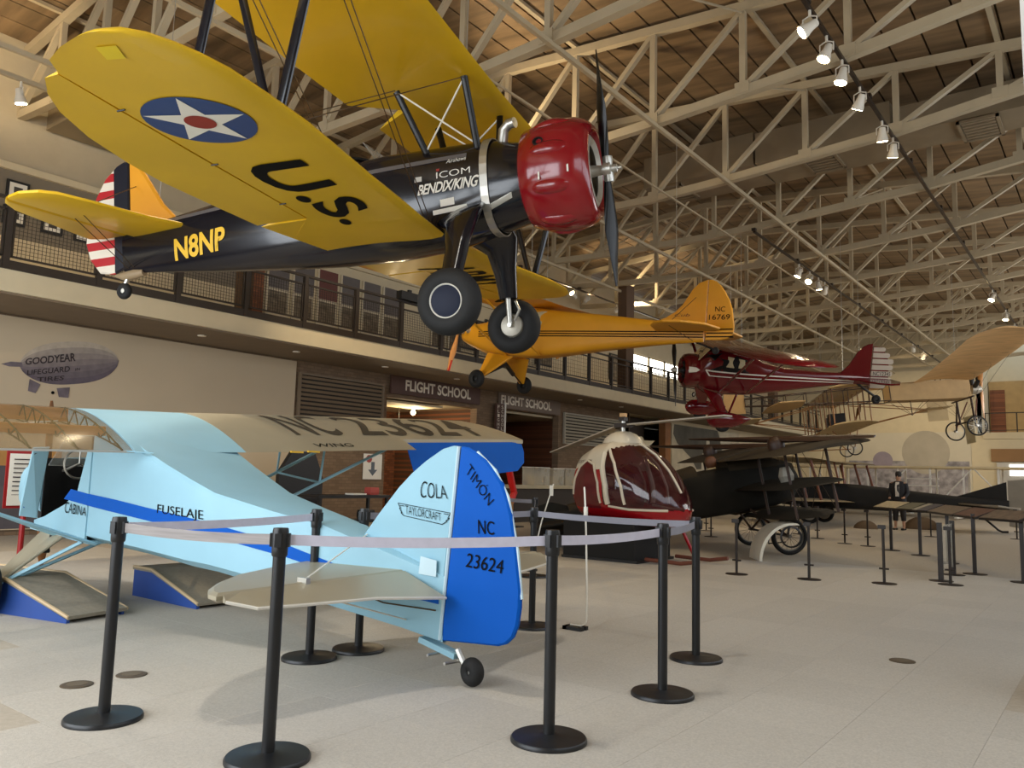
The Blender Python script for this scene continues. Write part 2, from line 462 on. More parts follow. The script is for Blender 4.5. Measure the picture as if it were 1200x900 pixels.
# railing
rl = thing('balcony_railing', 'dark metal balcony railing with wire mesh panels along the left wall', 'railing', (XM, 0, 4.28))
MB().bb(-.03,.03,-3.3,47,1.11,1.16).obj('top_rail', darkmet, rl)
MB().bb(-.02,.02,-3.3,47,.93,.965).obj('upper_rail', darkmet, rl)
MB().bb(-.02,.02,-3.3,47,.19,.22).obj('bottom_rail', darkmet, rl)
post = MB().bb(-.045,.045,-.045,.045,.0,1.12).bb(-.02,.02,.06,.085,.19,.96).bb(-.02,.02,-.085,-.06,.19,.96).mesh('post'); post.materials.append(darkmet)
def panelmesh(L, h0, h1, st):
    mb = MB(); y = -L/2
    while y <= L/2: mb.bb(-.004,.004,y-.0028,y+.0028,h0,h1); y += st
    z = h0
    while z <= h1: mb.bb(-.004,.004,-L/2,L/2,z-.0028,z+.0028); z += st
    return mb
pm = panelmesh(1.24, .22, .93, .06).mesh('mesh_panel'); pm.materials.append(darkmet)
pm2 = panelmesh(1.24, .22, .93, .12).mesh('mesh_panel_far'); pm2.materials.append(darkmet)
y = 7.58 - 1.43*3
k = 0
while y < 46.5:
    o = link('post', post, None, rl); o.location = (0, y, 0)
    if y < 38:
        o = stuff(link('mesh_panel', pm if y < 18 else pm2, None, rl)); o.location = (0, y+.715, 0)
    y += 1.43; k += 1
# upper back wall
uw = struct(MB().bb(-17.5,-17.7,-6.2,28,5.78,7.13).obj('wall_left_upper', greywall))
struct(MB().bb(-17.48,-17.72,-6.2,28,4.28,5.78).bb(-17.48,-17.72,11.9,28,5.78,7.12).obj('wall_left_dado', cream))
struct(MB().bb(-17.5,-17.7,28,51,4.28,9.6).obj('wall_left_end', beige))
struct(MB().bb(-17.42,-17.8,-6.2,28,7.13,7.27).obj('trim_2', cream))
struct(MB().bb(-17.5,-17.7,-6.2,28,7.27,9.9).obj('wall_left_clerestory', beige))
struct(MB().bb(-17.35,-17.5,11.55,11.92,4.28,7.1).obj('brick_pier', brick))
for i, (Y0, Y1) in enumerate(((9.02,9.2),(24.4,24.95),(39.5,40.0))):
    struct(MB().bb(-13.75,-14.1,Y0,Y1,4.28,8.2).obj('balcony_column', M('column_brown', (96,72,52), .7)))
# lower wall
wl = struct(MB().bb(-15.6,-15.85,-6.2,14.75,0,3.9).bb(-15.6,-15.85,14.75,18.5,3.3,3.9).bb(-15.6,-15.85,18.5,19.5,0,3.9).bb(-15.6,-15.85,19.5,22.95,3.4,3.9).bb(-15.6,-15.85,22.95,28,0,3.9).obj('wall_left', brickd))
struct(MB().bb(-19.5,-19.7,12,30,0,3.9).bb(-15.85,-19.5,13.9,14.1,0,3.9).bb(-15.85,-19.5,18.9,19.1,0,3.9).bb(-15.85,-19.5,24,24.2,0,3.9).obj('wall_back_rooms', brick))
struct(MB().bb(-15.6,-15.85,31.6,47,0,3.9).obj('wall_left_lower_end', cream))
struct(MB().bb(-15.9,-19.5,14,24,3.32,3.4).obj('room_ceiling', beige))

struct(MB().bb(-19.5,-19.7,24,51,0,3.9).bb(-15.85,-19.5,47,47.2,0,3.9).obj('wall_left_recess', soffit))
# ================================================================== shared aircraft helpers
yellow = M('chrome_yellow_fabric', (218,176,26), .38, var=.05, vs=1.5, coat=.15)
navy = M('dark_navy_gloss', (12,14,24), .18, var=.15, vs=2, coat=.4)
blackg = M('black_gloss', (10,10,11), .35, var=.1, coat=.1, spec=.3)
rubber = M('tire_rubber', (20,20,20), .75, var=.12, vs=8)
silver = M('aluminium', (190,188,180), .35, .8, var=.08)
redg = M('red_gloss_paint', (136,14,24), .22, var=.06, coat=.6)
whitep = M('white_paint', (232,228,216), .45, var=.03)
letw = M('white_lettering', (236,232,220), .5, var=.01)
letb = M('black_lettering', (8,8,8), .8, var=.02, spec=.15)
lety = M('yellow_lettering', (224,178,40), .45, var=.02)
wirem = M('bracing_wire', (92,76,56), .4, .6, var=.05)
glass = M('clear_glass', (225,232,230), .05, alpha=.22, var=.02)
def strut(parent, name, p, q, w=.09, t=.035, mat=None, fwd_=(1,0,0)):
    """streamlined strut: long side of the section along the flight direction"""
    p = Vector(p); q = Vector(q); d = (q-p).normalized(); u = Vector(fwd_); u = (u - d*u.dot(d)).normalized(); v = d.cross(u); n = 10
    rings = [[c + u*w/2*math.cos(2*PI*j/n) + v*t/2*math.sin(2*PI*j/n) for j in range(n)] for c in (p, q)]
    return MB().loft(rings).obj(name, mat, parent, True)
def wire(parent, p, q, r=.006, mat=None, name='bracing_wire'):
    return MB().tube([p, q], r, 5).obj(name, mat or wirem, parent)
def prop(parent, hub, axis, a0, R, mat, root=.09, chord=.2, tipm=None, name='propeller_blade', pitch=22):
    """two-bladed propeller: blades are parts of parent; a0 angle of the first blade from local z"""
    hub = Vector(hub); ax = Vector(axis).normalized(); z = Vector((0,0,1)); z = (z-ax*z.dot(ax)).normalized(); y = ax.cross(z)
    for k in range(2):
        a = rad(a0) + PI*k
        d = z*math.cos(a) + y*math.sin(a); s_ = ax.cross(d)
        rings = []; n = 10
        for i in range(9):
            f = i/8; r = root + (R-root)*f
            c = chord*(0.35 + 1.3*f if f < .5 else 1.0 - (f-.5)*1.0) if f < .97 else chord*.25
            tw = rad(70 - (70-pitch)*min(1, f*1.15))
            u = s_*math.cos(tw) + ax*math.sin(tw); v = d.cross(u); t = .035*(1-f)+.008
            rings.append([hub + d*r + u*c/2*math.cos(2*PI*j/n) + v*t*math.sin(2*PI*j/n) for j in range(n)])
        o = MB().loft(rings).obj(name, mat, parent, True)
        if tipm:
            o2 = MB().loft([[p + d*.012 + (p-(hub+d*(R*.92)))*.06*0 for p in rg] for rg in rings[7:]]).obj('blade_tip', tipm, o, True)
class Wing:
    def __init__(s, st, th, camber=.03): s.st = st; s.th = th; s.c = camber
    def at(s, y):
        st = s.st
        for i in range(len(st)-1):
            a, b = st[i], st[i+1]
            if (a[0]-y)*(b[0]-y) <= 0:
                t = (y-a[0])/(b[0]-a[0]+1e-9); return [a[k]+(b[k]-a[k])*t for k in range(4)]
        return list(st[0] if abs(st[0][0]-y) < abs(st[-1][0]-y) else st[-1])
    def z(s, x, y, side):
        _, xl, xt, z = s.at(y); ch = abs(xt-xl); f = min(1, max(0, (x-xl)/(xt-xl)))
        return z + airfoil(f, s.th, s.c)[0 if side > 0 else 1]*ch
    def on(s, side, off=.004):
        return lambda p: Vector((p.x, p.y, s.z(p.x, p.y, side) + side*off))
def decal(pts, mat, parent, fn, name):
    """flat print: polygon triangulated as a fan-grid and laid on a surface"""
    pts = [Vector(p) for p in pts]; c = sum(pts, Vector())/len(pts); mb = MB(); n = len(pts); K = 5
    vs = [fn(c)]
    for k in range(1, K+1):
        for p in pts: vs.append(fn(c + (p-c)*(k/K)))
    fs = [(0, 1+j, 1+(j+1) % n) for j in range(n)]
    for k in range(1, K):
        a = 1+(k-1)*n; b = 1+k*n
        for j in range(n): fs.append((a+j, b+j, b+(j+1) % n, a+(j+1) % n))
    mb.add(vs, fs); return mb.obj(name, mat, parent)
class Body:
    """lofted body: list of (x, zc, hw, hh, hb, ex)"""
    def __init__(s, rings): s.r = rings
    def mesh(s, n=32):
        mb = MB(); mb.loft([superring(x, zc, hw, hh, ex, n, hb) for x, zc, hw, hh, hb, ex in s.r]); return mb
    def at(s, x):
        r = s.r
        for i in range(len(r)-1):
            a, b = r[i], r[i+1]
            if (a[0]-x)*(b[0]-x) <= 0:
                t = (x-a[0])/(b[0]-a[0]+1e-9); return [a[k]+(b[k]-a[k])*t for k in range(6)]
        return list(r[0] if abs(r[0][0]-x) < abs(r[-1][0]-x) else r[-1])
    def y(s, x, z):
        _, zc, hw, hh, hb, ex = s.at(x); h = hh if z >= zc else hb
        f = min(.999, abs(z-zc)/h); return hw*(1-f**ex)**(1/ex)
    def side(s, sg, off=.004): return lambda p: Vector((p.x, sg*(s.y(p.x, p.z)+off), p.z))
def stripemat(name, z0, pitch, xband, cols, axis='Z'):
    """rudder print: stripes by height, a plain band in front of xband"""
    m = bpy.data.materials.new(name); m.use_nodes = True; nt = m.node_tree; N = nt.nodes; L = nt.links; b = N['Principled BSDF']; b.inputs['Roughness'].default_value = .35
    tc = N.new('ShaderNodeTexCoord'); sp = N.new('ShaderNodeSeparateXYZ'); L.new(tc.outputs['Object'], sp.inputs[0])
    def mth(op, a, v=None):
        n = N.new('ShaderNodeMath'); n.operation = op; L.new(a, n.inputs[0])
        if v is not None: n.inputs[1].default_value = v
        return n.outputs[0]
    st = mth('GREATER_THAN', mth('FRACT', mth('DIVIDE', mth('SUBTRACT', sp.outputs[axis], z0), pitch)), .5)
    bd = mth('GREATER_THAN', sp.outputs['X'], xband)
    m1 = N.new('ShaderNodeMix'); m1.data_type = 'RGBA'; m1.inputs['A'].default_value = lin(cols[0]); m1.inputs['B'].default_value = lin(cols[1]); L.new(st, m1.inputs['Factor'])
    m2 = N.new('ShaderNodeMix'); m2.data_type = 'RGBA'; L.new(m1.outputs['Result'], m2.inputs['A']); m2.inputs['B'].default_value = lin(cols[2]); L.new(bd, m2.inputs['Factor'])
    L.new(m2.outputs['Result'], b.inputs['Base Color'])
    return m

# ================================================================== yellow and navy biplane
MS = pose(18.72, 3.23, 3.79, (-4.407, 7.34, 4.686))
bp = thing('biplane', 'yellow-winged navy biplane with a red engine cowl, hanging nearest the camera', 'airplane', mat=MS)
fus = Body([(-.85,0,.40,.42,.46,2.2),(-1.3,0,.46,.51,.56,2.4),(-1.9,-.02,.47,.54,.66,2.6),(-2.6,-.02,.47,.56,.70,2.6),(-3.4,-.02,.43,.53,.68,2.5),(-4.3,-.02,.33,.45,.62,2.4),(-5.3,0,.21,.34,.55,2.3),(-6.2,0,.11,.24,.45,2.2),(-6.78,0,.05,.2,.40,2.0)])
fo = fus.mesh(36).obj('fuselage', navy, bp, True, 60)
MB().loft([superring(x, 0, .47+d, .52+d, 2.4, 36, .57+d) for x, d in ((-1.25,.0),(-1.25,.012),(-1.34,.012),(-1.34,0))], False).obj('firewall_band', silver, fo)
# long lower stripes in silver on the right side
decal([(-1.0,0,-.22),(-1.3,0,-.34),(-1.3,0,-.40),(-1.0,0,-.28)], silver, fo, fus.side(-1,.008), 'side_strip')
greyst = M('grey_stripe', (96,92,92), .3, var=.05)
mbq = MB()
for i in range(24):
    x0 = -1.5 - i*.19; x1 = x0 - .19
    za = .27 - .07*i/24; zb_ = .27 - .07*(i+1)/24; s_ = fus.side(-1, .006)
    mbq.add([s_(Vector((x0,0,za-.025))), s_(Vector((x1,0,zb_-.025))), s_(Vector((x1,0,zb_+.03))), s_(Vector((x0,0,za+.03)))], [(0,1,2,3)])
mbq.obj('upper_stripe', greyst, fo)
# cowl, blisters and engine
prof = [(.47,-.90),(.55,-.86),(.60,-.70),(.625,-.48),(.61,-.28),(.565,-.16),(.50,-.10),(.455,-.10),(.43,-.15),(.42,-.3),(.42,-.6)]
co = MB().lathe([(r, x) for r, x in prof], (0,0,0), (1,0,0), 48, cap=False).obj('engine_cowl', redg, bp, True, 60)
for k in range(9):
    a = 2*PI*k/9 + .12; rings = []
    for i in range(9):
        f = -1 + 2*i/8; x = -.50 + f*.27; s_ = math.sqrt(max(.0, 1-f*f)); rc = .60 - .05*f*f
        n = 10; ring = []
        for j in range(n):
            b_ = 2*PI*j/n; off = .085*s_*math.cos(b_)+.0005; hgt = .055*s_*math.sin(b_)
            aa = a + off/rc; ring.append(Vector((x, (rc+hgt)*math.cos(aa), (rc+hgt)*math.sin(aa))))
        rings.append(ring)
    MB().loft(rings).obj('blister', redg, co, True, 80)
MB().lathe([(.45,-.62),(.45,-.60)], (0,0,0), (1,0,0), 32).obj('engine_baffle', blackm, bp)
pale = M('engine_grey', (172,166,152), .4, .3, var=.15, vs=6)
MB().lathe([(.29,-.16),(.345,-.115),(.40,-.15),(.41,-.22),(.36,-.26),(.29,-.22)], (0,0,0), (1,0,0), 36, cap=False).obj('exhaust_ring', pale, bp, True)
MB().lathe([(.19,-.5),(.19,-.34),(.13,-.26),(.07,-.2),(.05,-.02)], (0,0,0), (1,0,0), 24).obj('crankcase', pale, bp, True)
for k in range(9):
    a = 2*PI*k/9; d = Vector((0, math.cos(a), math.sin(a)))
    MB().lathe([(.07,.16),(.085,.2),(.07,.22),(.085,.25),(.07,.28),(.085,.31),(.07,.34),(.06,.40)], (-.42,0,0), d, 12).obj('cylinder', pale, bp)
    MB().tube([(-.30,d.y*.17,d.z*.17),(-.36,d.y*.38,d.z*.38)], .012, 6).obj('pushrod', silver, bp)
sd = Vector((-.47, -.50, .22)); 
MB().lathe([(.055,0),(.06,.02),(.045,.022),(.04,-.01)], (-.62,-.565,.22), (0,-.93,.37), 14).obj('cowl_hole', blackm, co)
for x, z in ((-.62,-.16),(-.30,-.12)):
    MB().box((x, -math.sqrt(.62**2-z*z)*(1.0 if x<-.4 else .985)-.003, z), (.018,.006,.085)).obj('cowl_mark', letw, co)
hubo = MB().lathe([(.05,-.14),(.055,-.03),(.085,-.03),(.085,.05),(.05,.06),(.045,.12),(.025,.13),(.025,.17),(0,.17)], (0,0,0), (1,0,0), 20).obj('propeller_hub', silver, bp, True)
MB().lathe([(.055,-.14),(.06,-.1),(.05,.0),(.06,.1),(.055,.14)], (.02,0,0), (0,-.16,.985), 16).obj('blade_clamp', silver, hubo, True)
prop(bp, (.0,0,0), (1,0,0), 9, 1.30, blackg, root=.08, chord=.20, pitch=14)
MB().tube([(-1.15,-.16,.44),(-1.13,-.17,.58),(-1.06,-.18,.64),(-.98,-.2,.64)], .06, 12).obj('intake_pipe', silver, bp, True)
# lower wings
def half(st, sg): return [(sg*y, a, b, z) for y, a, b, z in st]
LW = [(.30,-1.86,-3.40),(.9,-1.82,-3.46),(1.5,-1.77,-3.52),(2.2,-1.72,-3.50),(2.94,-1.65,-3.47),(3.4,-1.61,-3.40),(3.93,-1.60,-3.27),(4.34,-1.61,-3.10),(4.58,-1.65,-2.94),(4.75,-1.70,-2.77),(4.91,-1.77,-2.55),(5.0,-1.85,-2.36),(5.05,-1.98,-2.18),(5.06,-2.06,-2.10)]
LW = [(y, a, b, -.56 + .026*(y-.5)) for y, a, b in LW]
UW = [(.0,-1.20,-3.0),(.4,-1.20,-3.0),(1.5,-1.20,-3.02),(2.9,-1.2,-3.02),(3.4,-1.2,-2.95),(3.93,-1.2,-2.82),(4.34,-1.22,-2.66),(4.6,-1.26,-2.5),(4.8,-1.33,-2.3),(4.92,-1.43,-2.1),(4.98,-1.6,-1.85)]
UW = [(y, a, b, 1.12 + .022*y) for y, a, b in UW]
for sg in (-1, 1):
    st = half(LW, sg); wl_ = Wing(st, .11)
    # chord fraction of the aileron hinge at every station
    fh = []
    for y, a, b, z in LW:
        xh = -2.90 + .078*(y-1.5); fh.append(min(1, max(.05, (xh-a)/(b-a))) if y < 4.9 else 1.0)
    inn = [i for i, s_ in enumerate(LW) if s_[0] <= 1.5]
    w = MB()
    wingmesh(st, .11, 0, [1.0 if s_[0] <= 1.49 else fh[i] for i, s_ in enumerate(LW)], mb=w)
    # inner panel keeps its full chord up to the aileron
    wingmesh([st[0], st[1], (sg*1.44, -1.775, -3.515, st[2][3])], .11, .6, 1.0, mb=w)
    wo = w.obj('lower_wing', yellow, bp, True, 50)
    ai = [i for i, s_ in enumerate(LW) if 1.5 <= s_[0] < 4.8]
    MB_ = wingmesh([st[i] for i in ai], .11, [fh[i]+.012 for i in ai], [1.0 for i in ai])
    ao = MB_.obj('aileron', yellow, bp, True, 50)
    lo = wl_.on(-1, .006)
    if sg < 0:
        # roundel
        cx, cy = -2.28, sg*3.86; R = .405; blue = M('insignia_blue', (34,66,122), .45, var=.04)
        decal([(cx+R*math.cos(2*PI*k/40), cy+R*math.sin(2*PI*k/40), 0) for k in range(40)], blue, wo, lo, 'roundel')
        a0 = 2*PI*2/360
        star = []
        for k in range(10):
            a = a0 + 2*PI*k/10; r = R*.97 if k % 2 == 0 else R*.97*.382
            star.append((cx + r*math.cos(a), cy - sg*r*math.sin(a)*-1, 0))
        decal(star, letw, wo, wl_.on(-1, .009), 'star')
        decal([(cx+.115*math.cos(2*PI*k/24), cy+.115*math.sin(2*PI*k/24), 0) for k in range(24)], M('insignia_red', (146,40,28), .5), wo, wl_.on(-1, .012), 'star_center')
    if sg < 0: quadmap('U.S.', letb, wo, [(-2.64,-2.98,0),(-2.66,-1.12,0),(-2.10,-1.40,0),(-2.00,-2.98,0)], bold=.025, fn=lo)
    else: quadmap('ARMY', letb, wo, [(-2.95,1.25,0),(-2.85,3.05,0),(-2.1,3.05,0),(-2.2,1.25,0)], bold=.012, fn=lo)
    for yy in (2.0, 3.1, 4.2):
        MB().tube([lo(Vector((-2.86+.078*(yy-1.5), sg*yy, 0))), lo(Vector((-2.93+.078*(yy-1.5), sg*yy, 0)))], .007, 6).obj('aileron_hinge', blackm, wo)
    # upper wing half
    us = half(UW, sg); cut = [.68, 1, 1, 1, 1, 1, 1, 1, 1, 1, 1]
    uo = wingmesh(us, .11, 0, cut).obj('upper_wing', yellow, bp, True, 50)
    # cabane struts
    strut(bp, 'cabane_strut', (-1.39, sg*.35, .36), (-1.42, sg*.60, 1.10), .085, .05, blackg)
    strut(bp, 'cabane_strut', (-2.02, sg*.33, .38), (-2.26, sg*.59, 1.08), .085, .05, blackg)
    wire(bp, (-1.42, sg*.6, 1.08), (-2.04, sg*.34, .40), .010, whitep, 'cabane_wire')
    wire(bp, (-2.26, sg*.6, 1.08), (-1.44, sg*.36, .44), .010, whitep, 'cabane_wire')
    # N struts
    yb = sg*3.42
    strut(bp, 'wing_strut', (-1.92, yb, wl_.z(-1.92,yb,1)-.03), (-1.42, sg*3.45, 1.17), .10, .045, navy)
    strut(bp, 'wing_strut', (-2.85, yb, wl_.z(-2.85,yb,1)-.03), (-2.36, sg*3.45, 1.17), .10, .045, navy)
    strut(bp, 'wing_strut', (-1.98, yb, wl_.z(-1.98,yb,1)-.03), (-2.30, sg*3.45, 1.17), .08, .04, navy)
    for dx in (0, .06):
        wire(bp, (-1.95-dx, sg*.42, -.52), (-1.48-dx, sg*3.35, 1.12))
        wire(bp, (-2.75-dx, sg*.42, -.52), (-2.30-dx, sg*3.35, 1.12))
    wire(bp, (-1.42, sg*.62, 1.08), (-1.95, sg*3.38, -.42)); wire(bp, (-2.26, sg*.62, 1.08), (-2.82, sg*3.38, -.42))
    # landing gear
    wc = Vector((-1.52, sg*1.06, -1.50))
    rings = []
    for f, w_, t_ in ((0,.62,.30),(.12,.42,.26),(.55,.29,.20),(1,.24,.18)):
        c = Vector((-1.48, sg*.62, -.46)).lerp(Vector((-1.53, sg*.92, -1.16)), f) if f > 0 else Vector((-1.62, sg*.34, -.36))
        rings.append([c + Vector((w_/2*math.cos(2*PI*j/16), t_/2*math.sin(2*PI*j/16), .10*math.cos(2*PI*j/16)*(1-f))) for j in range(16)])
    MB().loft(rings).obj('gear_leg', navy, bp, True, 60)
    MB().tube([(-1.53, sg*.9, -1.12), (-1.52, sg*.90, -1.48)], .035, 10).obj('oleo_strut', silver, bp, True)
    MB().tube([(-1.43, sg*.9, -1.2), (-1.38, sg*.88, -1.32), (-1.45, sg*.88, -1.45)], .018, 8).obj('torque_link', silver, bp, True)
    MB().tube([(-1.52, sg*.86, -1.5), (-1.52, sg*1.1, -1.5)], .03, 10).obj('axle', silver, bp)
    wheel(bp, wc, (0, sg, -.04), .355, .24, .17, rubber, silver)
    MB().lathe([(.0,.115),(.12,.115),(.165,.10),(.168,.09)], wc, (0,sg,-.04), 32).obj('hub_cap', M('hub_navy', (14,22,44), .6, spec=.3), bp, True)
    MB().lathe([(.165,.098),(.175,.112),(.187,.098)], wc, (0,sg,-.04), 36, cap=False).obj('hub_ring', whitep, bp, True)
    if True:
        MB().lathe([(.0,-.125),(.08,-.125),(.14,-.11),(.15,-.09)], wc, (0,sg,-.04), 24).obj('brake_drum', pale, bp, True)
    # horizontal tail
    tp = [(-5.62,.06),(-5.78,.6),(-5.88,1.3),(-5.97,1.78),(-6.10,1.94),(-6.32,2.01),(-6.55,1.95),(-6.58,1.9)]
    MB().plate([(x, sg*y, .1) for x, y in tp] + [(-6.58, sg*.05, .1)], (0,0,1), .07, .05).obj('stabilizer', yellow, bp, True, 30)
    ep = [(-6.60,.14),(-6.60,1.93),(-6.74,1.83),(-6.89,1.58),(-7.02,1.0),(-7.16,.4),(-7.18,.22),(-7.0,.12)]
    MB().plate([(x, sg*y, .1) for x, y in ep], (0,0,1), .06, .04).obj('elevator', yellow, bp, True, 30)
    wire(bp, (-6.3, sg*1.2, .1), (-6.6, 0, -.36), .006); wire(bp, (-6.5, sg*1.15, .1), (-6.7, 0, -.36), .006)
    wire(bp, (-6.3, sg*1.2, .12), (-6.55, 0, .8), .006)
MB().plate([(-6.66,0,.15),(-6.66,0,1.14),(-6.52,0,1.10),(-6.38,0,.92),(-6.1,0,.48),(-5.9,0,.28),(-5.7,0,.22)], (0,1,0), .07, .03).obj('fin', M('orange_yellow_fabric', (228,158,40), .35, var=.05, vs=2), bp, True, 30)
rs = stripemat('rudder_stripes', -.03, .235, -6.93, ((178,34,40),(228,218,200),(18,20,34)))
MB().plate([(-6.68,0,-.30),(-6.68,0,1.15),(-6.76,0,1.17),(-6.88,0,1.13),(-7.09,0,.97),(-7.25,0,.74),(-7.40,0,.4),(-7.45,0,.09),(-7.38,0,-.15),(-7.2,0,-.36),(-6.95,0,-.40)], (0,1,0), .06, .02).obj('rudder', rs, bp, True, 30)
MB().loft([superring(x, z, w_, h_, 2, 14) for x, z, w_, h_ in ((-6.45,-.42,.05,.05),(-6.62,-.43,.06,.07),(-6.8,-.44,.05,.06),(-6.95,-.42,.02,.02))]).obj('tail_cone', M('tan_fairing', (150,130,100), .5), bp, True)
MB().tube([(-6.72,0,-.45),(-6.78,0,-.55)], .03, 8).obj('tailwheel_fork', silver, bp)
wheel(bp, (-6.80,0,-.645), (0,1,0), .115, .10, .06, rubber, whitep)
# cockpit windshields
for x in (-2.75, -3.75):
    zt = fus.at(x)[3]-.03
    MB().plate([(x,-.26,zt-.02),(x-.16,-.22,zt+.20),(x-.16,.22,zt+.20),(x,.26,zt-.02)], (.8,0,.6), .008).obj('windshield', glass, bp)
    MB().lathe([(.27,0),(.30,.02),(.30,.05),(.27,.05)], (x-.45,0,zt-.015), (0,0,1), 20, cap=False).obj('cockpit_rim', blackg, bp, True)
# lettering on the right side
quadmap('N8NP', lety, fo, [(-5.82,0,-.37),(-4.94,0,-.34),(-4.90,0,-.04),(-5.80,0,-.08)], bold=.03, fn=fus.side(-1,.010))
quadmap('BENDIX/KING', letw, fo, [(-2.10,0,-.13),(-1.36,0,-.12),(-1.345,0,.01),(-2.09,0,-.01)], shear=.25, bold=.022, spacing=.92, fn=fus.side(-1,.010))
quadmap('ICOM', letw, fo, [(-1.86,0,.035),(-1.45,0,.045),(-1.45,0,.12),(-1.86,0,.11)], bold=-.005, fn=fus.side(-1,.006))
quadmap('Airshows', letw, fo, [(-1.74,0,.20),(-1.50,0,.21),(-1.50,0,.26),(-1.74,0,.25)], shear=.3, fn=fus.side(-1,.006))
decal([(-1.86,0,.12),(-1.82,0,.12),(-1.82,0,.15),(-1.86,0,.15)], M('insignia_red'), fo, fus.side(-1,.008), 'red_dot')
decal([(-2.13,0,.03),(-2.04,0,.03),(-2.04,0,.09),(-2.13,0,.09)], M('placard_grey', (190,188,180), .5), fo, fus.side(-1,.006), 'placard')
decal([(-1.83,0,-.29),(-1.66,0,-.28),(-1.66,0,-.20),(-1.83,0,-.21)], letw, fo, fus.side(-1,.006), 'placard')
decal([(-1.93,0,-.37),(-1.52,0,-.34),(-1.52,0,-.29),(-1.93,0,-.32)], letw, fo, fus.side(-1,.006), 'placard')
wrw = Wing(half(LW,-1), .11)
decal([(-2.16,-4.93,0),(-2.02,-4.91,0),(-2.08,-4.77,0),(-2.21,-4.79,0)], M('bright_patch', (226,198,30), .4), bp, wrw.on(-1,.006), 'fabric_patch')
# hanging cables
for x, y, z in ((-1.9,-.6,1.12),(-1.9,.6,1.12),(-6.2,0,.3)):
    p = Vector((x,y,z)); q = MS @ p; top = Vector((q.x, q.y, zbot(q.x)-.05)); wire(bp, p, MS.inverted() @ top, .006, silver, 'hanging_cable')
# ================================================================== light blue high-wing airplane on the floor
MT = pose(180, 0, 0, (-3.36, 3.78, 0))
tc_ = thing('light_airplane', 'light blue and silver high-wing airplane parked on the floor behind the belt barrier', 'airplane', mat=MT)
lblue = M('light_blue_paint', (150,195,213), .5, var=.04, vs=2, spec=.3)
sblue = M('royal_blue_paint', (0,86,184), .6, var=.03, spec=.15)
dope = M('silver_dope_fabric', (176,168,146), .42, .35, var=.06, vs=1.5)
# fuselage sections: (x, top, bottom, half width, longeron height)
FS = [(.03,.62,.23,.025),(.35,.71,.28,.08),(.8,.83,.335,.155),(1.0,.885,.36,.19),(1.5,.965,.42,.27),(2.1,1.075,.485,.36),(2.37,1.165,.50,.395),(2.7,1.28,.53,.43),(3.0,1.395,.555,.46),(3.3,1.53,.575,.495),(3.72,1.68,.60,.52)]
def fsec(x, top, bot, hw):
    pts = [(0,bot-.01),(hw*.75,bot),(hw,bot+.06),(hw,top-.03),(hw*.95,top),(hw*.5,top+.012),(0,top+.015)]
    full = pts + [(-y, z) for y, z in pts[-2:0:-1]]
    return [Vector((x, y, z)) for y, z in full]
def fhw(x):
    for a, b in zip(FS, FS[1:]):
        if a[0] <= x <= b[0]:
            t = (x-a[0])/(b[0]-a[0]); return a[3]+(b[3]-a[3])*t
    return FS[0][3] if x < FS[0][0] else .52
tfus = MB().loft([fsec(*s) for s in FS], False).obj('fuselage', lblue, tc_, True, 28)
sidef = lambda p: Vector((p.x, fhw(p.x)+.005, p.z))
# cabin: sill, roof, far side, floor, interior
MB().plate([(3.72,.52,.60),(3.72,.52,1.38),(3.80,.52,1.38),(3.93,.52,1.03),(4.14,.52,.91),(4.55,.52,.78),(4.75,.52,.74),(4.75,.52,.66)], (0,1,0), .02).obj('cabin_side', lblue, tc_)
MB().plate([(3.72,-.52,.60),(3.72,-.52,1.40),(4.75,-.52,1.2),(4.95,-.50,.67)], (0,1,0), .02).obj('cabin_side', lblue, tc_)
MB().plate([(3.7,.5,.6),(4.95,.48,.66),(4.95,-.48,.66),(3.7,-.5,.6)], (.05,0,-1), .03).obj('cabin_floor', lblue, tc_)
inner = M('black_interior', (14,14,15), .7)
MB().bb(3.75,3.80,-.5,.5,.62,1.6).bb(3.8,4.7,-.5,-.46,.62,1.4).bb(3.8,4.75,-.48,.48,.63,.67).obj('cabin_lining', inner, tc_)
MB().bb(3.85,4.2,-.42,.42,.66,.86).bb(3.80,3.92,-.42,.42,.8,1.25).obj('bench_seat', inner, tc_)
MB().bb(4.78,4.86,-.46,.46,.75,1.32).obj('instrument_panel', inner, tc_)
yk = MB().lathe([(.135,-.008),(.147,0),(.135,.008),(.127,0),(.135,-.008)], (4.45,.30,1.27), (1,0,0), 24, cap=False)
for a in (90, 210, 330): yk.tube([(4.45,.30,1.27),(4.45,.30+.135*math.cos(rad(a)),1.27+.135*math.sin(rad(a)))], .008, 6)
yk.tube([(4.45,.3,1.27),(4.78,.3,1.2)], .012, 6).obj('control_wheel', silver, tc_)
# engine cowl and nose
MB().loft([superring(x, z, w, h, 3, 24) for x, z, w, h in ((4.8,.98,.48,.36),(5.15,1.0,.46,.33),(5.5,1.02,.40,.29),(5.72,1.03,.28,.2))]).obj('engine_cowl', lblue, tc_, True)
prop(tc_, (5.85,0,1.05), (1,0,.15), 175, .9, M('varnished_wood', (120,76,40), .3), root=.03, chord=.13)
MB().plate([(4.75,.45,1.25),(4.2,.45,1.68),(4.2,-.45,1.68),(4.75,-.45,1.25)], (.6,0,.8), .01).obj('windshield', glass, tc_)
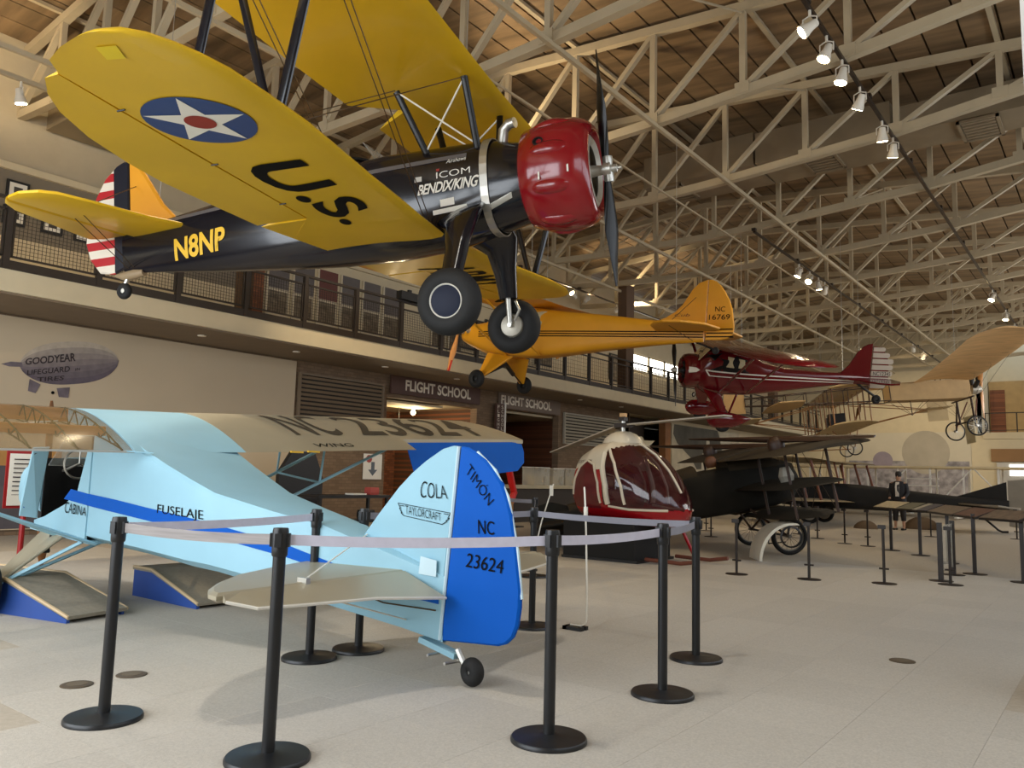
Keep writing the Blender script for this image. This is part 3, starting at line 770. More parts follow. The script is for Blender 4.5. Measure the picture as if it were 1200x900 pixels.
# open door, seen nearly edge on
do = MB().plate([(4.70,.53,.76),(4.76,.66,.78),(4.74,.66,1.02),(4.59,.66,1.41),(4.56,.53,1.42)], (.95,-.3,.3), .03, .006).obj('door', lblue, tc_)
MB().plate([(4.68,.56,1.02),(4.71,.64,1.03),(4.60,.64,1.36),(4.585,.56,1.38)], (.95,-.3,.3), .04).obj('door_window', blackm, do)
for k in range(7): MB().lathe([(.012,0),(.012,.012)], (4.70-.02*k, .548, .80+.09*k), (0,1,0), 8).obj('fastener', letw, do)
MB().plate([(4.715,.57,.86),(4.735,.64,.86),(4.73,.64,.93),(4.715,.60,.98),(4.705,.57,.93)], (.95,-.3,.3), .046).obj('shield_badge', sblue, do)
# blue stripe along the left side and the tail
pts_t = [(4.05,1.045),(3.72,1.015),(3.3,.98),(2.9,.935),(2.5,.895),(2.1,.85),(1.75,.80),(1.33,.74),(.8,.62),(.4,.535),(.06,.49)]
pts_b = [(4.17,.955),(3.72,.915),(3.3,.875),(2.9,.835),(2.5,.795),(2.1,.755),(1.75,.71),(1.33,.655),(.8,.56),(.4,.49),(.06,.455)]
sm = MB()
for i in range(len(pts_t)-1):
    q = [(pts_t[i],), (pts_t[i+1],), (pts_b[i+1],), (pts_b[i],)]
    vs = [sidef(Vector((p[0][0], 0, p[0][1]))) + Vector((0, .007 if p[0][0] > 3.7 else 0, 0)) for p in q]; sm.add(vs, [(0,1,2,3)])
sm.obj('stripe', sblue, tfus)
quadmap('CABINA', letb, tfus, [(4.13,.537,.835),(3.72,.537,.825),(3.72,.537,.895),(4.12,.537,.935)], bold=-.005)
quadmap('FUSELAJE', letb, tfus, [(2.74,0,.875),(2.18,0,.85),(2.19,0,.94),(2.74,0,.965)], fn=sidef)
# fin and rudder
MB().plate([(.05,0,.45),(-.055,0,1.435),(.0,0,1.44),(.09,0,1.42),(.24,0,1.34),(.36,0,1.26),(.47,0,1.17),(.63,0,1.01),(.79,0,.84),(.9,0,.78),(.9,0,.6)], (0,1,0), .045, .012).obj('fin', lblue, tc_, True, 30)
MB().plate([(.045,0,.235),(-.065,0,1.435),(-.12,0,1.43),(-.19,0,1.40),(-.27,0,1.35),(-.335,0,1.29),(-.40,0,1.21),(-.44,0,1.13),(-.475,0,1.03),(-.52,0,.82),(-.555,0,.60),(-.555,0,.50),(-.54,0,.40),(-.51,0,.33),(-.46,0,.285),(-.40,0,.265)], (0,1,0), .04, .012).obj('rudder', sblue, tc_, True, 30)
MB().tube([(.05,.022,.24),(-.055,.022,1.435)], .012, 6).obj('hinge_edge', M('pale_blue_edge', (196,222,232), .5), tc_)
MB().tube([(-.19,0,1.40),(-.335,0,1.29),(-.44,0,1.13),(-.52,0,.82),(-.558,0,.55)], .010, 6).obj('rudder_edge', M('pale_blue_edge'), tc_)
yl = .029
quadmap('COLA', letb, tc_, [(.265,yl,1.105),(.02,yl,1.105),(.045,yl,1.185),(.25,yl,1.215)], bold=-.012, name='tail_lettering')
quadmap('TAYLORCRAFT', letb, tc_, [(.385,yl,.995),(.07,yl,.965),(.075,yl,1.015),(.39,yl,1.05)], bold=-.01, name='maker_lettering')
def outline(pts, w, nm):
    mb = MB(); pts = [Vector((p[0], yl, p[1])) for p in pts]
    for a, b in zip(pts, pts[1:]): mb.bar(a, b, .002, w, (0,0,1) if abs((b-a).x) > abs((b-a).z) else (1,0,0))
    return mb.obj(nm, letb, tc_)
outline([(.46,1.062),(-.01,1.018),(.015,.985),(.0,.985),(.03,.968),(.02,.966),(.06,.945),(.40,.982),(.43,1.0),(.42,1.0),(.445,1.03),(.435,1.03),(.46,1.062)], .004, 'wing_emblem')
outline([(.40,1.045),(.44,1.047)], .004, 'wing_emblem'); outline([(.05,1.012),(.005,1.008)], .004, 'wing_emblem')
quadmap('TIMÓN', letb, tc_, [(-.115,yl-.003,1.275),(-.305,yl-.003,1.075),(-.365,yl-.003,1.125),(-.165,yl-.003,1.345)], bold=-.01, name='rudder_lettering')
quadmap('NC', letb, tc_, [(-.235,yl-.003,.905),(-.36,yl-.003,.905),(-.355,yl-.003,.985),(-.23,yl-.003,.99)], name='rudder_lettering')
quadmap('23624', letb, tc_, [(-.14,yl-.003,.70),(-.43,yl-.003,.685),(-.44,yl-.003,.765),(-.155,yl-.003,.785)], name='rudder_lettering')
decal([(.21,0,.63),(.08,0,.62),(.08,0,.72),(.20,0,.74)], M('pale_blue_edge'), tc_, lambda p: Vector((p.x, fhw(p.x)+.012, p.z)), 'inspection_panel')
# horizontal tail
for sg, zz in ((1,.60),(-1,.65)):
    a = (zz-.62)/1.4
    zf = lambda y: .62 + a*y
    sp_ = [(1.18,.12),(1.08,.5),(.90,.93),(.72,1.16),(.55,1.32),(.42,1.40),(.33,1.41),(.33,.05)]
    MB().plate([(x, sg*y, zf(y)) for x, y in sp_], (0,-a*sg,1), .05, .03).obj('stabilizer', dope, tc_, True, 25)
    EH = [(.32,.08),(.32,.5),(.32,1.0),(.32,1.28),(.30,1.39)]; ET = [(-.06,.10),(.07,.55),(.12,1.0),(.16,1.28),(.26,1.40)]
    er = []
    for (hx_, hy), (tx, ty) in zip(EH, ET):
        zh = zf(hy); zt_ = zf(ty) - (hx_-tx)*.28
        er.append([Vector((hx_,sg*hy,zh+.02)), Vector((tx,sg*ty,zt_+.006)), Vector((tx,sg*ty,zt_-.006)), Vector((hx_,sg*hy,zh-.02))])
    MB().loft(er).obj('elevator', dope, tc_)
    MB().tube([(tx, sg*ty, zf(ty)-(hx_-tx)*.28) for (hx_, hy), (tx, ty) in zip(EH[::-1], ET[::-1])], .009, 6).obj('elevator_edge', M('pale_trim', (214,210,198), .4), tc_)
    wire(tc_, (.74, sg*.03, .84), (.36, sg*.85, zf(.85)+.03), .005, letw, 'tail_brace'); wire(tc_, (.3, sg*.05, .33), (.36, sg*.85, zf(.85)-.03), .005, letw, 'tail_brace')
    MB().box((.35, sg*.85, zf(.85)+.03), (.08,.03,.04)).obj('brace_fitting', silver, tc_)
# tail wheel
MB().bar((.22,0,.22), (-.08,0,.16), .07, .035).obj('tail_spring', lblue, tc_)
MB().tube([(-.08,0,.2),(-.15,0,.10)], .022, 8).tube([(.06,-.10,.16),(.06,.12,.16)], .01, 6).tube([(-.10,-.08,.13),(-.10,.14,.14)], .01, 6).obj('steering_arm', silver, tc_)
wheel(tc_, (-.20,.0,.085), (.12,1,0), .085, .09, .045, rubber, silver)
MB().tube([(.75,.165,.49),(.45,.13,.43),(.06,.06,.42)], .005, 5).obj('control_cable', wirem, tc_)
# wings
tilt = .235
def tz(y): return (1.385 + .053*(-y)) if y < 0 else (1.385 - .02*y)
def tst(y, le=4.45, te=2.98): return (y, le, te, 0.0)
def tiltmesh(mb):
    mb.v = [(x, y, z + tz(y) + (x-2.98)*tilt) for x, y, z in mb.v]; return mb
RS = [tst(-.50), tst(-1.5), tst(-2.75), tst(-4.2), tst(-4.7, 4.42), tst(-4.85, 4.3), tst(-4.95, 4.08), tst(-5.02, 3.75)]
cs = [tst(.52), tst(-.50)]
tiltmesh(wingmesh(cs, .11, 0, 1, .045, 14)).obj('wing_center_section', lblue, tc_, True, 50)
tiltmesh(wingmesh(RS, .115, 0, [1,1,.84,.84,.84,.83,.82,.70], .045, 14)).obj('right_wing', dope, tc_, True, 50)
tiltmesh(wingmesh(RS[:2]+[tst(-2.70)], .115, .7, 1, .045, 8)).obj('right_wing_flap_panel', dope, tc_, True, 50)
am = wingmesh([tst(-2.76), tst(-4.2), tst(-4.7), tst(-4.9), tst(-4.97)], .115, .845, [1.04,1.04,1.03,.98,.91], .045, 6)
# aileron drooped about its hinge
hz = .02
ang = rad(62)
hx = 4.45 + (2.98-4.45)*.845
am.v = [(hx + (x-hx)*math.cos(ang)*1.25 - 0*(z), y, -.01 + (x-hx)*math.sin(ang)*1.25 + z*.6) for x, y, z in am.v]
tiltmesh(am).obj('aileron', sblue, tc_, True, 50)
def rtop(p):
    f = (p.x-4.45)/(2.98-4.45); return Vector((p.x, p.y, airfoil(f, .115, .045)[0]*1.47 + tz(p.y) + (p.x-2.98)*tilt + .005))
quadmap('NC', M('faded_black', (66,60,50), .6), tc_, [(3.30,-1.30,0),(3.30,-1.95,0),(4.02,-1.95,0),(4.02,-1.30,0)], bold=.01, fn=rtop, name='wing_lettering')
quadmap('23624', M('faded_black'), tc_, [(3.30,-2.2,0),(3.30,-4.3,0),(4.02,-4.3,0),(4.02,-2.2,0)], bold=.01, fn=rtop, name='wing_lettering')
quadmap('WING', letb, tc_, [(3.05,-1.35,0),(3.05,-1.85,0),(3.12,-1.85,0),(3.12,-1.35,0)], fn=rtop, name='wing_lettering')
for y in (-1.05, -1.25): MB().bb(2.955,2.98,y-.07,y+.07,tz(y)-.012,tz(y)+.006).obj('hinge_tape', lety, tc_)
# transparent left wing: ribs, spars, clear skin
ribm = M('wing_rib_brass', (84,76,48), .45, .4, var=.15)
clear = M('clear_film', (150,128,92), .15, alpha=.34, var=.1)
yend = 5.0
tiltmesh(wingmesh([tst(.54), tst(2), tst(yend)], .115, 0, 1, .045, 12)).obj('left_wing_skin', clear, tc_, True, 50)
for fx in (.18, .68):
    zz = [ (airfoil(fx,.115,.045)[0], airfoil(fx,.115,.045)[1]) ][0]; x = 4.45-1.47*fx
    mb = MB().bb(x-.012, x+.012, .56, yend-.05, zz[1]*1.47+.01, zz[0]*1.47-.01); 
    mb.v = [(a, b, c + tz(b) + (a-2.98)*tilt) for a, b, c in mb.v]; mb.obj('spar', M('spar_wood', (168,116,62), .5, var=.15, vs=6, stretch=(8,.6,8)), tc_)
y = .62
while y < yend-.1:
    mb = MB(); N_ = 14
    for a, b in zip(range(N_), range(1, N_+1)):
        f0, f1 = .03+.95*a/N_, .03+.95*b/N_
        u0, l0 = airfoil(f0,.115,.045); u1, l1 = airfoil(f1,.115,.045); X0 = 4.45-1.47*f0; X1 = 4.45-1.47*f1
        mb.bar((X0,y,u0*1.47-.006),(X1,y,u1*1.47-.006),.012,.008); mb.bar((X0,y,l0*1.47+.006),(X1,y,l1*1.47+.006),.012,.008)
        if a % 2 == 0: mb.bar((X0,y,l0*1.47),(X1,y,u1*1.47),.008,.008)
        else: mb.bar((X0,y,u0*1.47),(X1,y,l1*1.47),.008,.008)
    tiltmesh(mb).obj('rib', ribm, tc_); y += .34
wire(tc_, (4.2,.6,tz(.6)+.28), (3.45,1.9,tz(1.9)+.13), .005, letw, 'drag_wire'); wire(tc_, (3.45,.6,tz(.6)+.13), (4.2,1.9,tz(1.9)+.28), .005, letw, 'drag_wire')
mb = MB().bar((2.975,.54,0),(2.975,yend,0),.012,.016); mb.v = [(a,b,c+tz(b)) for a,b,c in mb.v]; mb.obj('trailing_edge', silver, tc_)
MB().plate([(2.98,.5,tz(.5)+.005),(2.98,.62,tz(.6)+.005),(2.86,.44,tz(.5)-.005)], (0,0,1), .01).obj('wing_fillet', lblue, tc_)
# wing struts with jury struts
for sg in (1, -1):
    a = Vector((4.3, sg*.52, .63)); b = Vector((3.55, sg*.52, .60)); A = Vector((4.15, sg*2.75, tz(sg*2.75)+.20)); Bq = Vector((3.4, sg*2.75, tz(sg*2.75)+.05))
    strut(tc_, 'wing_strut', a, A, .07, .032, lblue); strut(tc_, 'wing_strut', b, Bq, .06, .03, lblue)
    m1 = a.lerp(A,.55); m2 = b.lerp(Bq,.55)
    for m_, xx in ((m1,4.15),(m2,3.4)):
        MB().tube([m_, (xx, m_.y, tz(m_.y)+(xx-2.98)*tilt-.03)], .012, 6).obj('jury_strut', lblue, tc_)
    MB().tube([m1, m2], .012, 6).obj('jury_strut', lblue, tc_)
    # landing gear
    ax = Vector((4.28, sg*1.02, .23)); 
    MB().plate([(4.62,sg*.50,.64),(4.15,sg*.52,.62),(ax.x-.05,sg*.95,.27),(ax.x+.08,sg*.97,.27)], (0,.55*sg,1), .03, .01).obj('gear_fairing', dope, tc_)
    strut(tc_, 'gear_leg', (4.60,sg*.5,.64), ax+Vector((.05,-.05*sg,0)), .05, .03, lblue); strut(tc_, 'gear_leg', (3.82,sg*.50,.60), ax+Vector((-.02,-.05*sg,0)), .05, .03, lblue)
    strut(tc_, 'gear_leg', (4.25,0,.60), ax+Vector((0,-.08*sg,0)), .05, .03, lblue)
    wheel(tc_, (ax.x, sg*1.06, .225), (0,1,0), .225, .16, .09, rubber, silver)
MB().tube([(4.32,.55,.63),(4.33,.56,.50)], .012, 6).lathe([(.022,-.02),(.022,.02)], (4.33,.57,.49), (0,1,0), 10).obj('step', blackm, tc_)
# ================================================================== yellow high-wing cub
MC = pose(180.4, 4.76, -1.37, (-6.159, 13.884, 3.987))
cub = thing('cub_airplane', 'yellow high-wing light airplane with thin black stripes hanging behind the biplane', 'airplane', mat=MC)
cyel = M('cub_yellow', (226,158,30), .42, var=.05, vs=2)
cf = Body([(.0,.06,.035,.12,.18,2.4),(.5,.06,.09,.19,.21,3),(1.05,.06,.15,.25,.25,3.5),(2.2,.07,.25,.37,.37,4),(3.2,.06,.33,.47,.48,4.5),(3.9,.06,.36,.56,.53,5),(4.6,.06,.36,.58,.52,5),(4.95,.0,.355,.38,.42,4),(5.2,-.02,.34,.34,.38,3),(5.6,.0,.30,.28,.26,2.6),(5.88,.02,.22,.17,.16,2.4)])
cfo = cf.mesh(32).obj('fuselage', cyel, cub, True, 45)
mb = MB(); s_ = cf.side(1,.005)
for zc_ in (.07,.02,-.03):
    xs = [-.0+.22*i for i in range(25)]
    for a, b in zip(xs, xs[1:]): mb.add([s_(Vector((a,0,zc_-.011))), s_(Vector((b,0,zc_-.011))), s_(Vector((b,0,zc_+.011))), s_(Vector((a,0,zc_+.011)))], [(0,1,2,3)])
mb.obj('side_stripes', letb, cfo)
pwin = M('pale_window', (206,196,160), .15, var=.1)
for pts in ([(3.55,.2),(4.1,.2),(4.1,.52),(3.45,.50)], [(4.16,.2),(4.62,.2),(4.62,.53),(4.16,.52)], [(4.68,.2),(4.95,.22),(4.75,.46),(4.68,.5)]):
    for sg in (1,-1): decal([(x,0,z) for x, z in pts], pwin, cfo, cf.side(sg,.006), 'window')
MB().plate([(5.0,-.3,.36),(4.72,-.3,.64),(4.72,.3,.64),(5.0,.3,.36)], (.7,0,.7), .012).obj('windshield', pwin, cub)
CW = [(.0,4.75,3.12),(1,4.75,3.12),(3.5,4.75,3.12),(4.6,4.75,3.15),(5.0,4.7,3.25),(5.25,4.55,3.45),(5.36,4.2,3.8)]
for sg in (1,-1):
    st = [(sg*y, a, b, .62+.02*y) for y, a, b in CW]; W_ = Wing(st, .12)
    wo = wingmesh(st, .12).obj('wing', cyel, cub, True, 50)
    if sg > 0: quadmap('NC16769', letb, wo, [(3.5,1.0,0),(3.5,4.4,0),(4.3,4.4,0),(4.3,1.0,0)], fn=W_.on(-1,.006))
    a = (4.45, sg*.34, -.46); b = (3.55, sg*.33, -.44)
    strut(cub, 'wing_strut', a, (4.4, sg*2.7, .62), .07, .035, cyel); strut(cub, 'wing_strut', b, (3.5, sg*2.7, .60), .06, .03, cyel)
    # gear: faired triangular legs
    MB().plate([(5.0,sg*.28,-.40),(4.28,sg*.30,-.48),(4.72,sg*.78,-1.0),(4.85,sg*.78,-1.0)], (0,.75*sg,.5), .05, .02).obj('gear_leg', cyel, cub)
    MB().tube([(4.7,0,-.62),(4.78,sg*.42,-.82)], .05, 8).obj('shock_cord_boot', blackm, cub)
    MB().tube([(4.7,0,-.62),(4.78,sg*.80,-1.03)], .016, 6).obj('shock_strut', blackm, cub)
    wheel(cub, (4.78, sg*.87, -1.03), (0,1,0), .20, .17, .07, rubber, blackm)
    MB().plate([(.95,sg*.10,.10),(.72,sg*.8,.10),(.45,sg*1.18,.10),(.22,sg*1.3,.10),(-.10,sg*1.25,.10),(-.40,sg*.9,.10),(-.44,sg*.3,.10),(-.3,sg*.07,.10)], (0,0,1), .05, .02).obj('tailplane', cyel, cub, True, 30)
    wire(cub, (.3,sg*.9,.12), (.2,0,.75), .006); wire(cub, (.3,sg*.9,.08), (.2,sg*.05,-.1), .006)
MB().plate([(1.10,0,.24),(.82,0,.36),(.62,0,.47),(.48,0,.60),(.37,0,.76),(.28,0,.90),(.15,0,1.02),(-.02,0,1.07),(-.02,0,.1),(1.1,0,.1)], (0,1,0), .045, .015).obj('fin', cyel, cub, True, 30)
MB().plate([(-.035,0,-.08),(-.035,0,1.07),(-.10,0,1.065),(-.19,0,1.03),(-.28,0,.95),(-.37,0,.83),(-.46,0,.68),(-.53,0,.50),(-.59,0,.16),(-.57,0,.03),(-.48,0,-.05),(-.34,0,-.08)], (0,1,0), .04, .012).obj('rudder', cyel, cub, True, 30)
for zc_ in (.12,.05,-.02): MB().bb(-.57,-.05,-.024,.024,zc_-.011,zc_+.011).obj('rudder_stripe', letb, cub)
quadmap('NC', letb, cub, [(-.20,.026,.455),(-.40,.026,.45),(-.40,.026,.545),(-.20,.026,.55)], name='rudder_lettering')
quadmap('16769', letb, cub, [(-.09,.026,.30),(-.50,.026,.30),(-.50,.026,.40),(-.09,.026,.40)], name='rudder_lettering')
quadmap('Cub', M('brown_lettering', (120,70,30), .5), cub, [(.62,.028,.38),(.30,.028,.37),(.30,.028,.43),(.62,.028,.43)], shear=.3, name='fin_emblem')
for sg in (1,-1):
    for x in (5.62, 5.82): MB().lathe([(.06,0),(.07,.03),(.06,.05),(.07,.07),(.06,.09),(.05,.14)], (x, sg*.22, .10), (0,sg,.2), 10).obj('cylinder', M('engine_grey'), cub)
MB().lathe([(.10,-.12),(.12,0),(.07,.16),(.03,.2)], (5.95,0,.10), (1,0,0), 14).obj('crankcase', blackm, cub, True)
wood = M('varnished_wood', (150,90,40), .3)
prop(cub, (6.18,0,.12), (1,0,0), 195, .98, M('pale_prop_wood', (214,150,84), .3), root=.03, chord=.14, pitch=18)
zt = Vector((0, math.sin(rad(195))*-1, math.cos(rad(195))))
MB().tube([(6.18, zt.y*.72, zt.z*.72+.12),(6.18, zt.y*.98, zt.z*.98+.12)], .05, 8, flat=.3).obj('blade_tip', M('red_tip', (180,36,30), .3), cub)
wheel(cub, (-.25,0,-.28), (0,1,0), .07, .06, .03, rubber, blackm)
MB().tube([(.2,0,-.1),(-.25,0,-.27)], .018, 6).obj('tail_spring', blackm, cub)
for p in ((3.9,.3,.75),(3.9,-.3,.75),(.6,0,.45)):
    q = MC @ Vector(p); wire(cub, p, MC.inverted() @ Vector((q.x, q.y, zbot(q.x)-.05)), .006, silver, 'hanging_cable')

# ================================================================== red cabin monoplane
MR = pose(222.66, -.08, -14.79, (-5.467, 23.351, 4.135))
rp_ = thing('red_monoplane', 'glossy dark red cabin monoplane with white cheat lines and wheel pants, hanging', 'airplane', mat=MR)
mred = M('dark_red_gloss', (104,12,22), .14, var=.05, coat=.6)
mf = Body([(.0,.02,.03,.12,.12,2.2),(.4,.03,.07,.15,.12,2.4),(.85,.04,.10,.17,.16,2.6),(1.57,.03,.17,.19,.25,2.8),(2.55,.0,.29,.30,.36,3),(3.16,.0,.39,.45,.44,3.2),(3.7,.06,.47,.66,.55,3.4),(4.4,.1,.50,.68,.59,3.4),(4.75,.1,.49,.62,.55,3),(4.95,.12,.46,.40,.42,2.4),(5.02,.12,.43,.38,.38,2.2)])
mfo = mf.mesh(36).obj('fuselage', mred, rp_, True, 40)
MB().lathe([(.42,-.45),(.46,-.3),(.47,-.12),(.44,0),(.36,.06),(.33,.02),(.33,-.2)], (5.30,0,.12), (1,0,0), 36, cap=False).obj('engine_cowl', mred, rp_, True)
MB().lathe([(.34,0),(.34,.02)], (5.12,0,.12), (1,0,0), 24).lathe([(.12,0),(.1,.2),(.05,.28)], (5.12,0,.12), (1,0,0), 16).obj('engine', blackm, rp_)
for k in range(5):
    a = 2*PI*k/5; MB().lathe([(.07,.1),(.075,.34)], (5.2,0,.12), (0,math.cos(a),math.sin(a)), 10).obj('cylinder', blackm, rp_)
prop(rp_, (5.55,0,.12), (1,0,0), 20, 1.0, M('dark_prop', (40,38,36), .3, .4), root=.05, chord=.15)
MB().lathe([(.08,-.05),(.07,.05),(.02,.12)], (5.55,0,.12), (1,0,0), 14).obj('propeller_hub', silver, rp_)
cream_w = M('window_lit_wall_cream', (214,200,160), .08, var=.12, vs=8)  # opaque cream painted in for the lit wall showing through the cabin
for sg in (1,-1):
    decal([(4.72,0,.20),(4.3,0,.17),(3.66,0,.16),(3.60,0,.52),(4.0,0,.60),(4.72,0,.66)], blackg, mfo, mf.side(sg,.003), 'window_band')
    for pts in ([(4.90,.50),(4.62,.46),(4.40,.66),(4.86,.68)], [(4.30,.30),(4.08,.28),(4.08,.55),(4.25,.58)], [(3.96,.28),(3.76,.27),(3.78,.50),(3.95,.53)]):
        decal([(x,0,z) for x, z in pts], cream_w if pts[0][0] < 4.5 else blackg, mfo, mf.side(sg,.006), 'window')
    for (za, zb_, x0, x1, w_) in ((.205,-.0,4.85,.5,.018),(.06,-.06,4.75,.5,.012)):
        mb = MB(); K = 22; sd_ = mf.side(sg,.006)
        for i in range(K):
            xa = x0+(x1-x0)*i/K; xb = x0+(x1-x0)*(i+1)/K; a = za+(zb_-za)*(i/K)**.7; b = za+(zb_-za)*((i+1)/K)**.7
            mb.add([sd_(Vector((xa,0,a-w_))), sd_(Vector((xb,0,b-w_))), sd_(Vector((xb,0,b+w_))), sd_(Vector((xa,0,a+w_)))], [(0,1,2,3)])
        mb.obj('cheat_line', letw, mfo)
    decal([(4.86,0,.20),(4.82,0,.20),(4.72,0,.06),(4.76,0,.05)], letw, mfo, mf.side(sg,.007), 'cheat_line')
    st = [(sg*y, a, b, .80+.012*y) for y, a, b in ((.0,4.75,3.15),(1.2,4.75,3.12),(3.2,4.7,3.1),(4.1,4.6,3.15),(4.6,4.42,3.3),(4.82,4.15,3.5),(4.88,3.9,3.75))]
    wingmesh(st, .13).obj('wing', mred, rp_, True, 50)
    strut(rp_, 'wing_strut', (4.45, sg*.48, -.38), (4.35, sg*2.5, .78), .09, .04, mred); strut(rp_, 'wing_strut', (3.7, sg*.46, -.38), (3.5, sg*2.5, .76), .08, .04, mred)
    c = Vector((4.36, sg*.95, -1.05))
    rings = []
    for f, w_, h_, dz in ((-.66,.02,.02,.05),(-.45,.10,.12,.02),(-.15,.145,.20,0),(.15,.155,.235,0),(.35,.14,.21,.01),(.47,.09,.13,.02),(.52,.02,.03,.03)):
        rings.append([Vector((c.x+f, c.y+w_*math.cos(2*PI*j/18), c.z+dz+h_*math.sin(2*PI*j/18))) for j in range(18)])
    MB().loft(rings).obj('wheel_pant', mred, rp_, True, 60)
    wheel(rp_, c+Vector((.08,0,-.10)), (0,1,0), .22, .15, .09, rubber, blackm)
    MB().plate([(4.85,sg*.42,-.32),(4.38,sg*.46,-.44),(4.30,sg*.92,-.95),(4.52,sg*.92,-.95)], (0,.75*sg,.6), .07, .03).obj('gear_leg', mred, rp_, True)
    MB().tube([(3.9,sg*.35,-.45),(4.32,sg*.90,-1.0)], .03, 8).obj('rear_brace', mred, rp_)
    MB().plate([(.95,sg*.08,.08),(.62,sg*.7,.08),(.35,sg*1.15,.08),(.1,sg*1.25,.08),(-.2,sg*1.15,.08),(-.48,sg*.7,.08),(-.50,sg*.2,.08),(-.2,sg*.05,.08)], (0,0,1), .05, .02).obj('tailplane', mred, rp_, True, 30)
MB().plate([(5.02,-.36,.45),(4.72,-.36,.76),(4.72,.36,.76),(5.02,.36,.45)], (.72,0,.7), .012).obj('windshield', cream_w, rp_)
MB().bar((4.86,0,.615),(4.87,0,.625),.03,.44,(.72,0,.7)).obj('windshield_post', mred, rp_)
decal([(5.30,0,.28),(5.10,0,.26),(5.0,0,.20),(5.10,0,.14),(5.30,0,.12)], letw, rp_, lambda p: Vector((p.x, math.sqrt(max(.01,.475**2-(p.z-.12)**2))+.004, p.z)), 'nose_emblem')
MB().plate([(.90,0,.18),(.65,0,.44),(.44,0,.80),(.30,0,.95),(.15,0,1.03),(.02,0,1.05),(.02,0,-.05),(.9,0,-.05)], (0,1,0), .05, .02).obj('fin', mred, rp_, True, 30)
rr = stripemat('red_rudder_stripes', -.05, .185, 5.0, ((196,180,160),(196,180,160),(196,180,160)))
zs = [-.2,-.03,.14,.31,.48,.65,.82,.97]
ax_ = [(-.30),(-.52),(-.60),(-.62),(-.58),(-.50),(-.38),(-.2)]
for i in range(7):
    x0 = -.62 if 0 < i < 5 else (-.45 if i == 0 else (-.5 if i == 5 else -.36))
    MB().plate([(.0,0,zs[i]+.012),(.0,0,zs[i+1]-.012),(x0+.05,0,zs[i+1]-.012),(x0,0,zs[i+1]-.05),(x0,0,zs[i]+.05),(x0+.05,0,zs[i]+.012)], (0,1,0), .045, .01).obj('rudder_segment', M('rudder_pale', (196,182,164), .4), rp_)
MB().plate([(.0,0,-.2),(.0,0,.98),(-.25,0,.96),(-.48,0,.6),(-.52,0,.1),(-.3,0,-.18)], (0,1,0), .03).obj('rudder', mred, rp_)
quadmap('NC12345', letb, rp_, [(-.06,.026,.17),(-.56,.026,.17),(-.56,.026,.28),(-.06,.026,.28)], name='rudder_lettering')
MB().tube([(.35,0,-.08),(-.2,0,-.42)], .035, 8).obj('tail_spring', blackm, rp_)
wheel(rp_, (-.24,0,-.50), (0,1,0), .13, .10, .05, rubber, blackm)
for p in ((3.9,.4,.95),(3.9,-.4,.95),(.8,0,.25)):
    q = MR @ Vector(p); wire(rp_, p, MR.inverted() @ Vector((q.x, q.y, zbot(q.x)-.05)), .006, silver, 'hanging_cable')
# ================================================================== left wall exhibits
XP = -15.55
blk = thing('airship_mural', 'wide pale mural panel with a grey printed airship on the left wall', 'mural', (XP, 0, 0))
MB().bb(-.04,.0,-3.3,11.72,.1,3.86).obj('panel', M('mural_paper', (196,178,150), .8, var=.05, vs=.5), blk)
MB().bb(.0,.004,-3.3,7.2,.12,1.22).obj('ground_print', M('mural_ground', (92,86,90), .85, var=.25, vs=1.5), blk); MB().bb(.0,.004,-3.3,6.6,1.22,1.5).obj('hangar_print', M('mural_hangar', (188,138,76), .85, var=.15), blk)
bl = M('airship_grey', (110,100,106), .9, var=.25, vs=6)
bl2 = M('airship_light', (160,148,138), .9, var=.15, vs=5)
def pp(y, z): return Vector((.008, y, z))
def blimp(t):  # body outline parameter -1..1 along its axis
    return .40*(1-abs((t+.12)/1.12)**2.3)**.6 if t <= 0 else .40*(1-abs((t+.12)/1.12)**2.3)**.75
A = Vector((5.74, 3.0)); B = Vector((7.50, 3.32)); mid = (A+B)/2; u = (B-A)/2; nrm = Vector((-u.y, u.x)).normalized()
K = 40; upv = []; lov = []
for i in range(K+1):
    t = -1+2*i/K; h = .40*max(0, 1-abs(t)**2.6)**.62; c = mid + u*t
    upv.append(c + nrm*h); lov.append(c - nrm*h)
mb = MB(); vs = [pp(p.x, p.y) for p in upv] + [pp((p.x*.7+q.x*.3), (p.y*.7+q.y*.3)) for p, q in zip(upv, lov)] + [pp(p.x, p.y) for p in lov]
BN = 7
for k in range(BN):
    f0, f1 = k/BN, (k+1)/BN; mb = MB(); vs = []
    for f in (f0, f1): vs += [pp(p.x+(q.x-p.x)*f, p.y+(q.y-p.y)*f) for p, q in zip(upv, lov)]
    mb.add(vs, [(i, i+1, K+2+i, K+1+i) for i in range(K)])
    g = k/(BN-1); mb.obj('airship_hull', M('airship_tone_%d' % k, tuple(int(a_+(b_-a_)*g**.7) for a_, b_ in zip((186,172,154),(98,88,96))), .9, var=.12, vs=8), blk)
for nm, pts in (('airship_fin', [(5.45,2.99),(5.58,2.96),(5.80,2.98),(5.78,3.06),(5.60,3.05)]), ('airship_fin', [(5.93,2.78),(5.92,2.56),(6.05,2.53),(6.12,2.70)]), ('gondola', [(6.40,2.66),(6.45,2.50),(6.62,2.50),(6.63,2.70)])):
    MB().add([(.012,y,z) for y, z in pts], [tuple(range(len(pts)))]).obj(nm, bl, blk)
MB().lathe([(.03,0),(.03,.004)], (.012,6.34,2.57), (1,0,0), 12).obj('gondola_wheel', letb, blk)
dk = M('mural_ink', (52,44,46), .9)
quadmap('GOODYEAR', dk, blk, [(.014,5.83,3.02),(.014,6.69,3.20),(.014,6.67,3.36),(.014,5.84,3.14)], bold=.02)
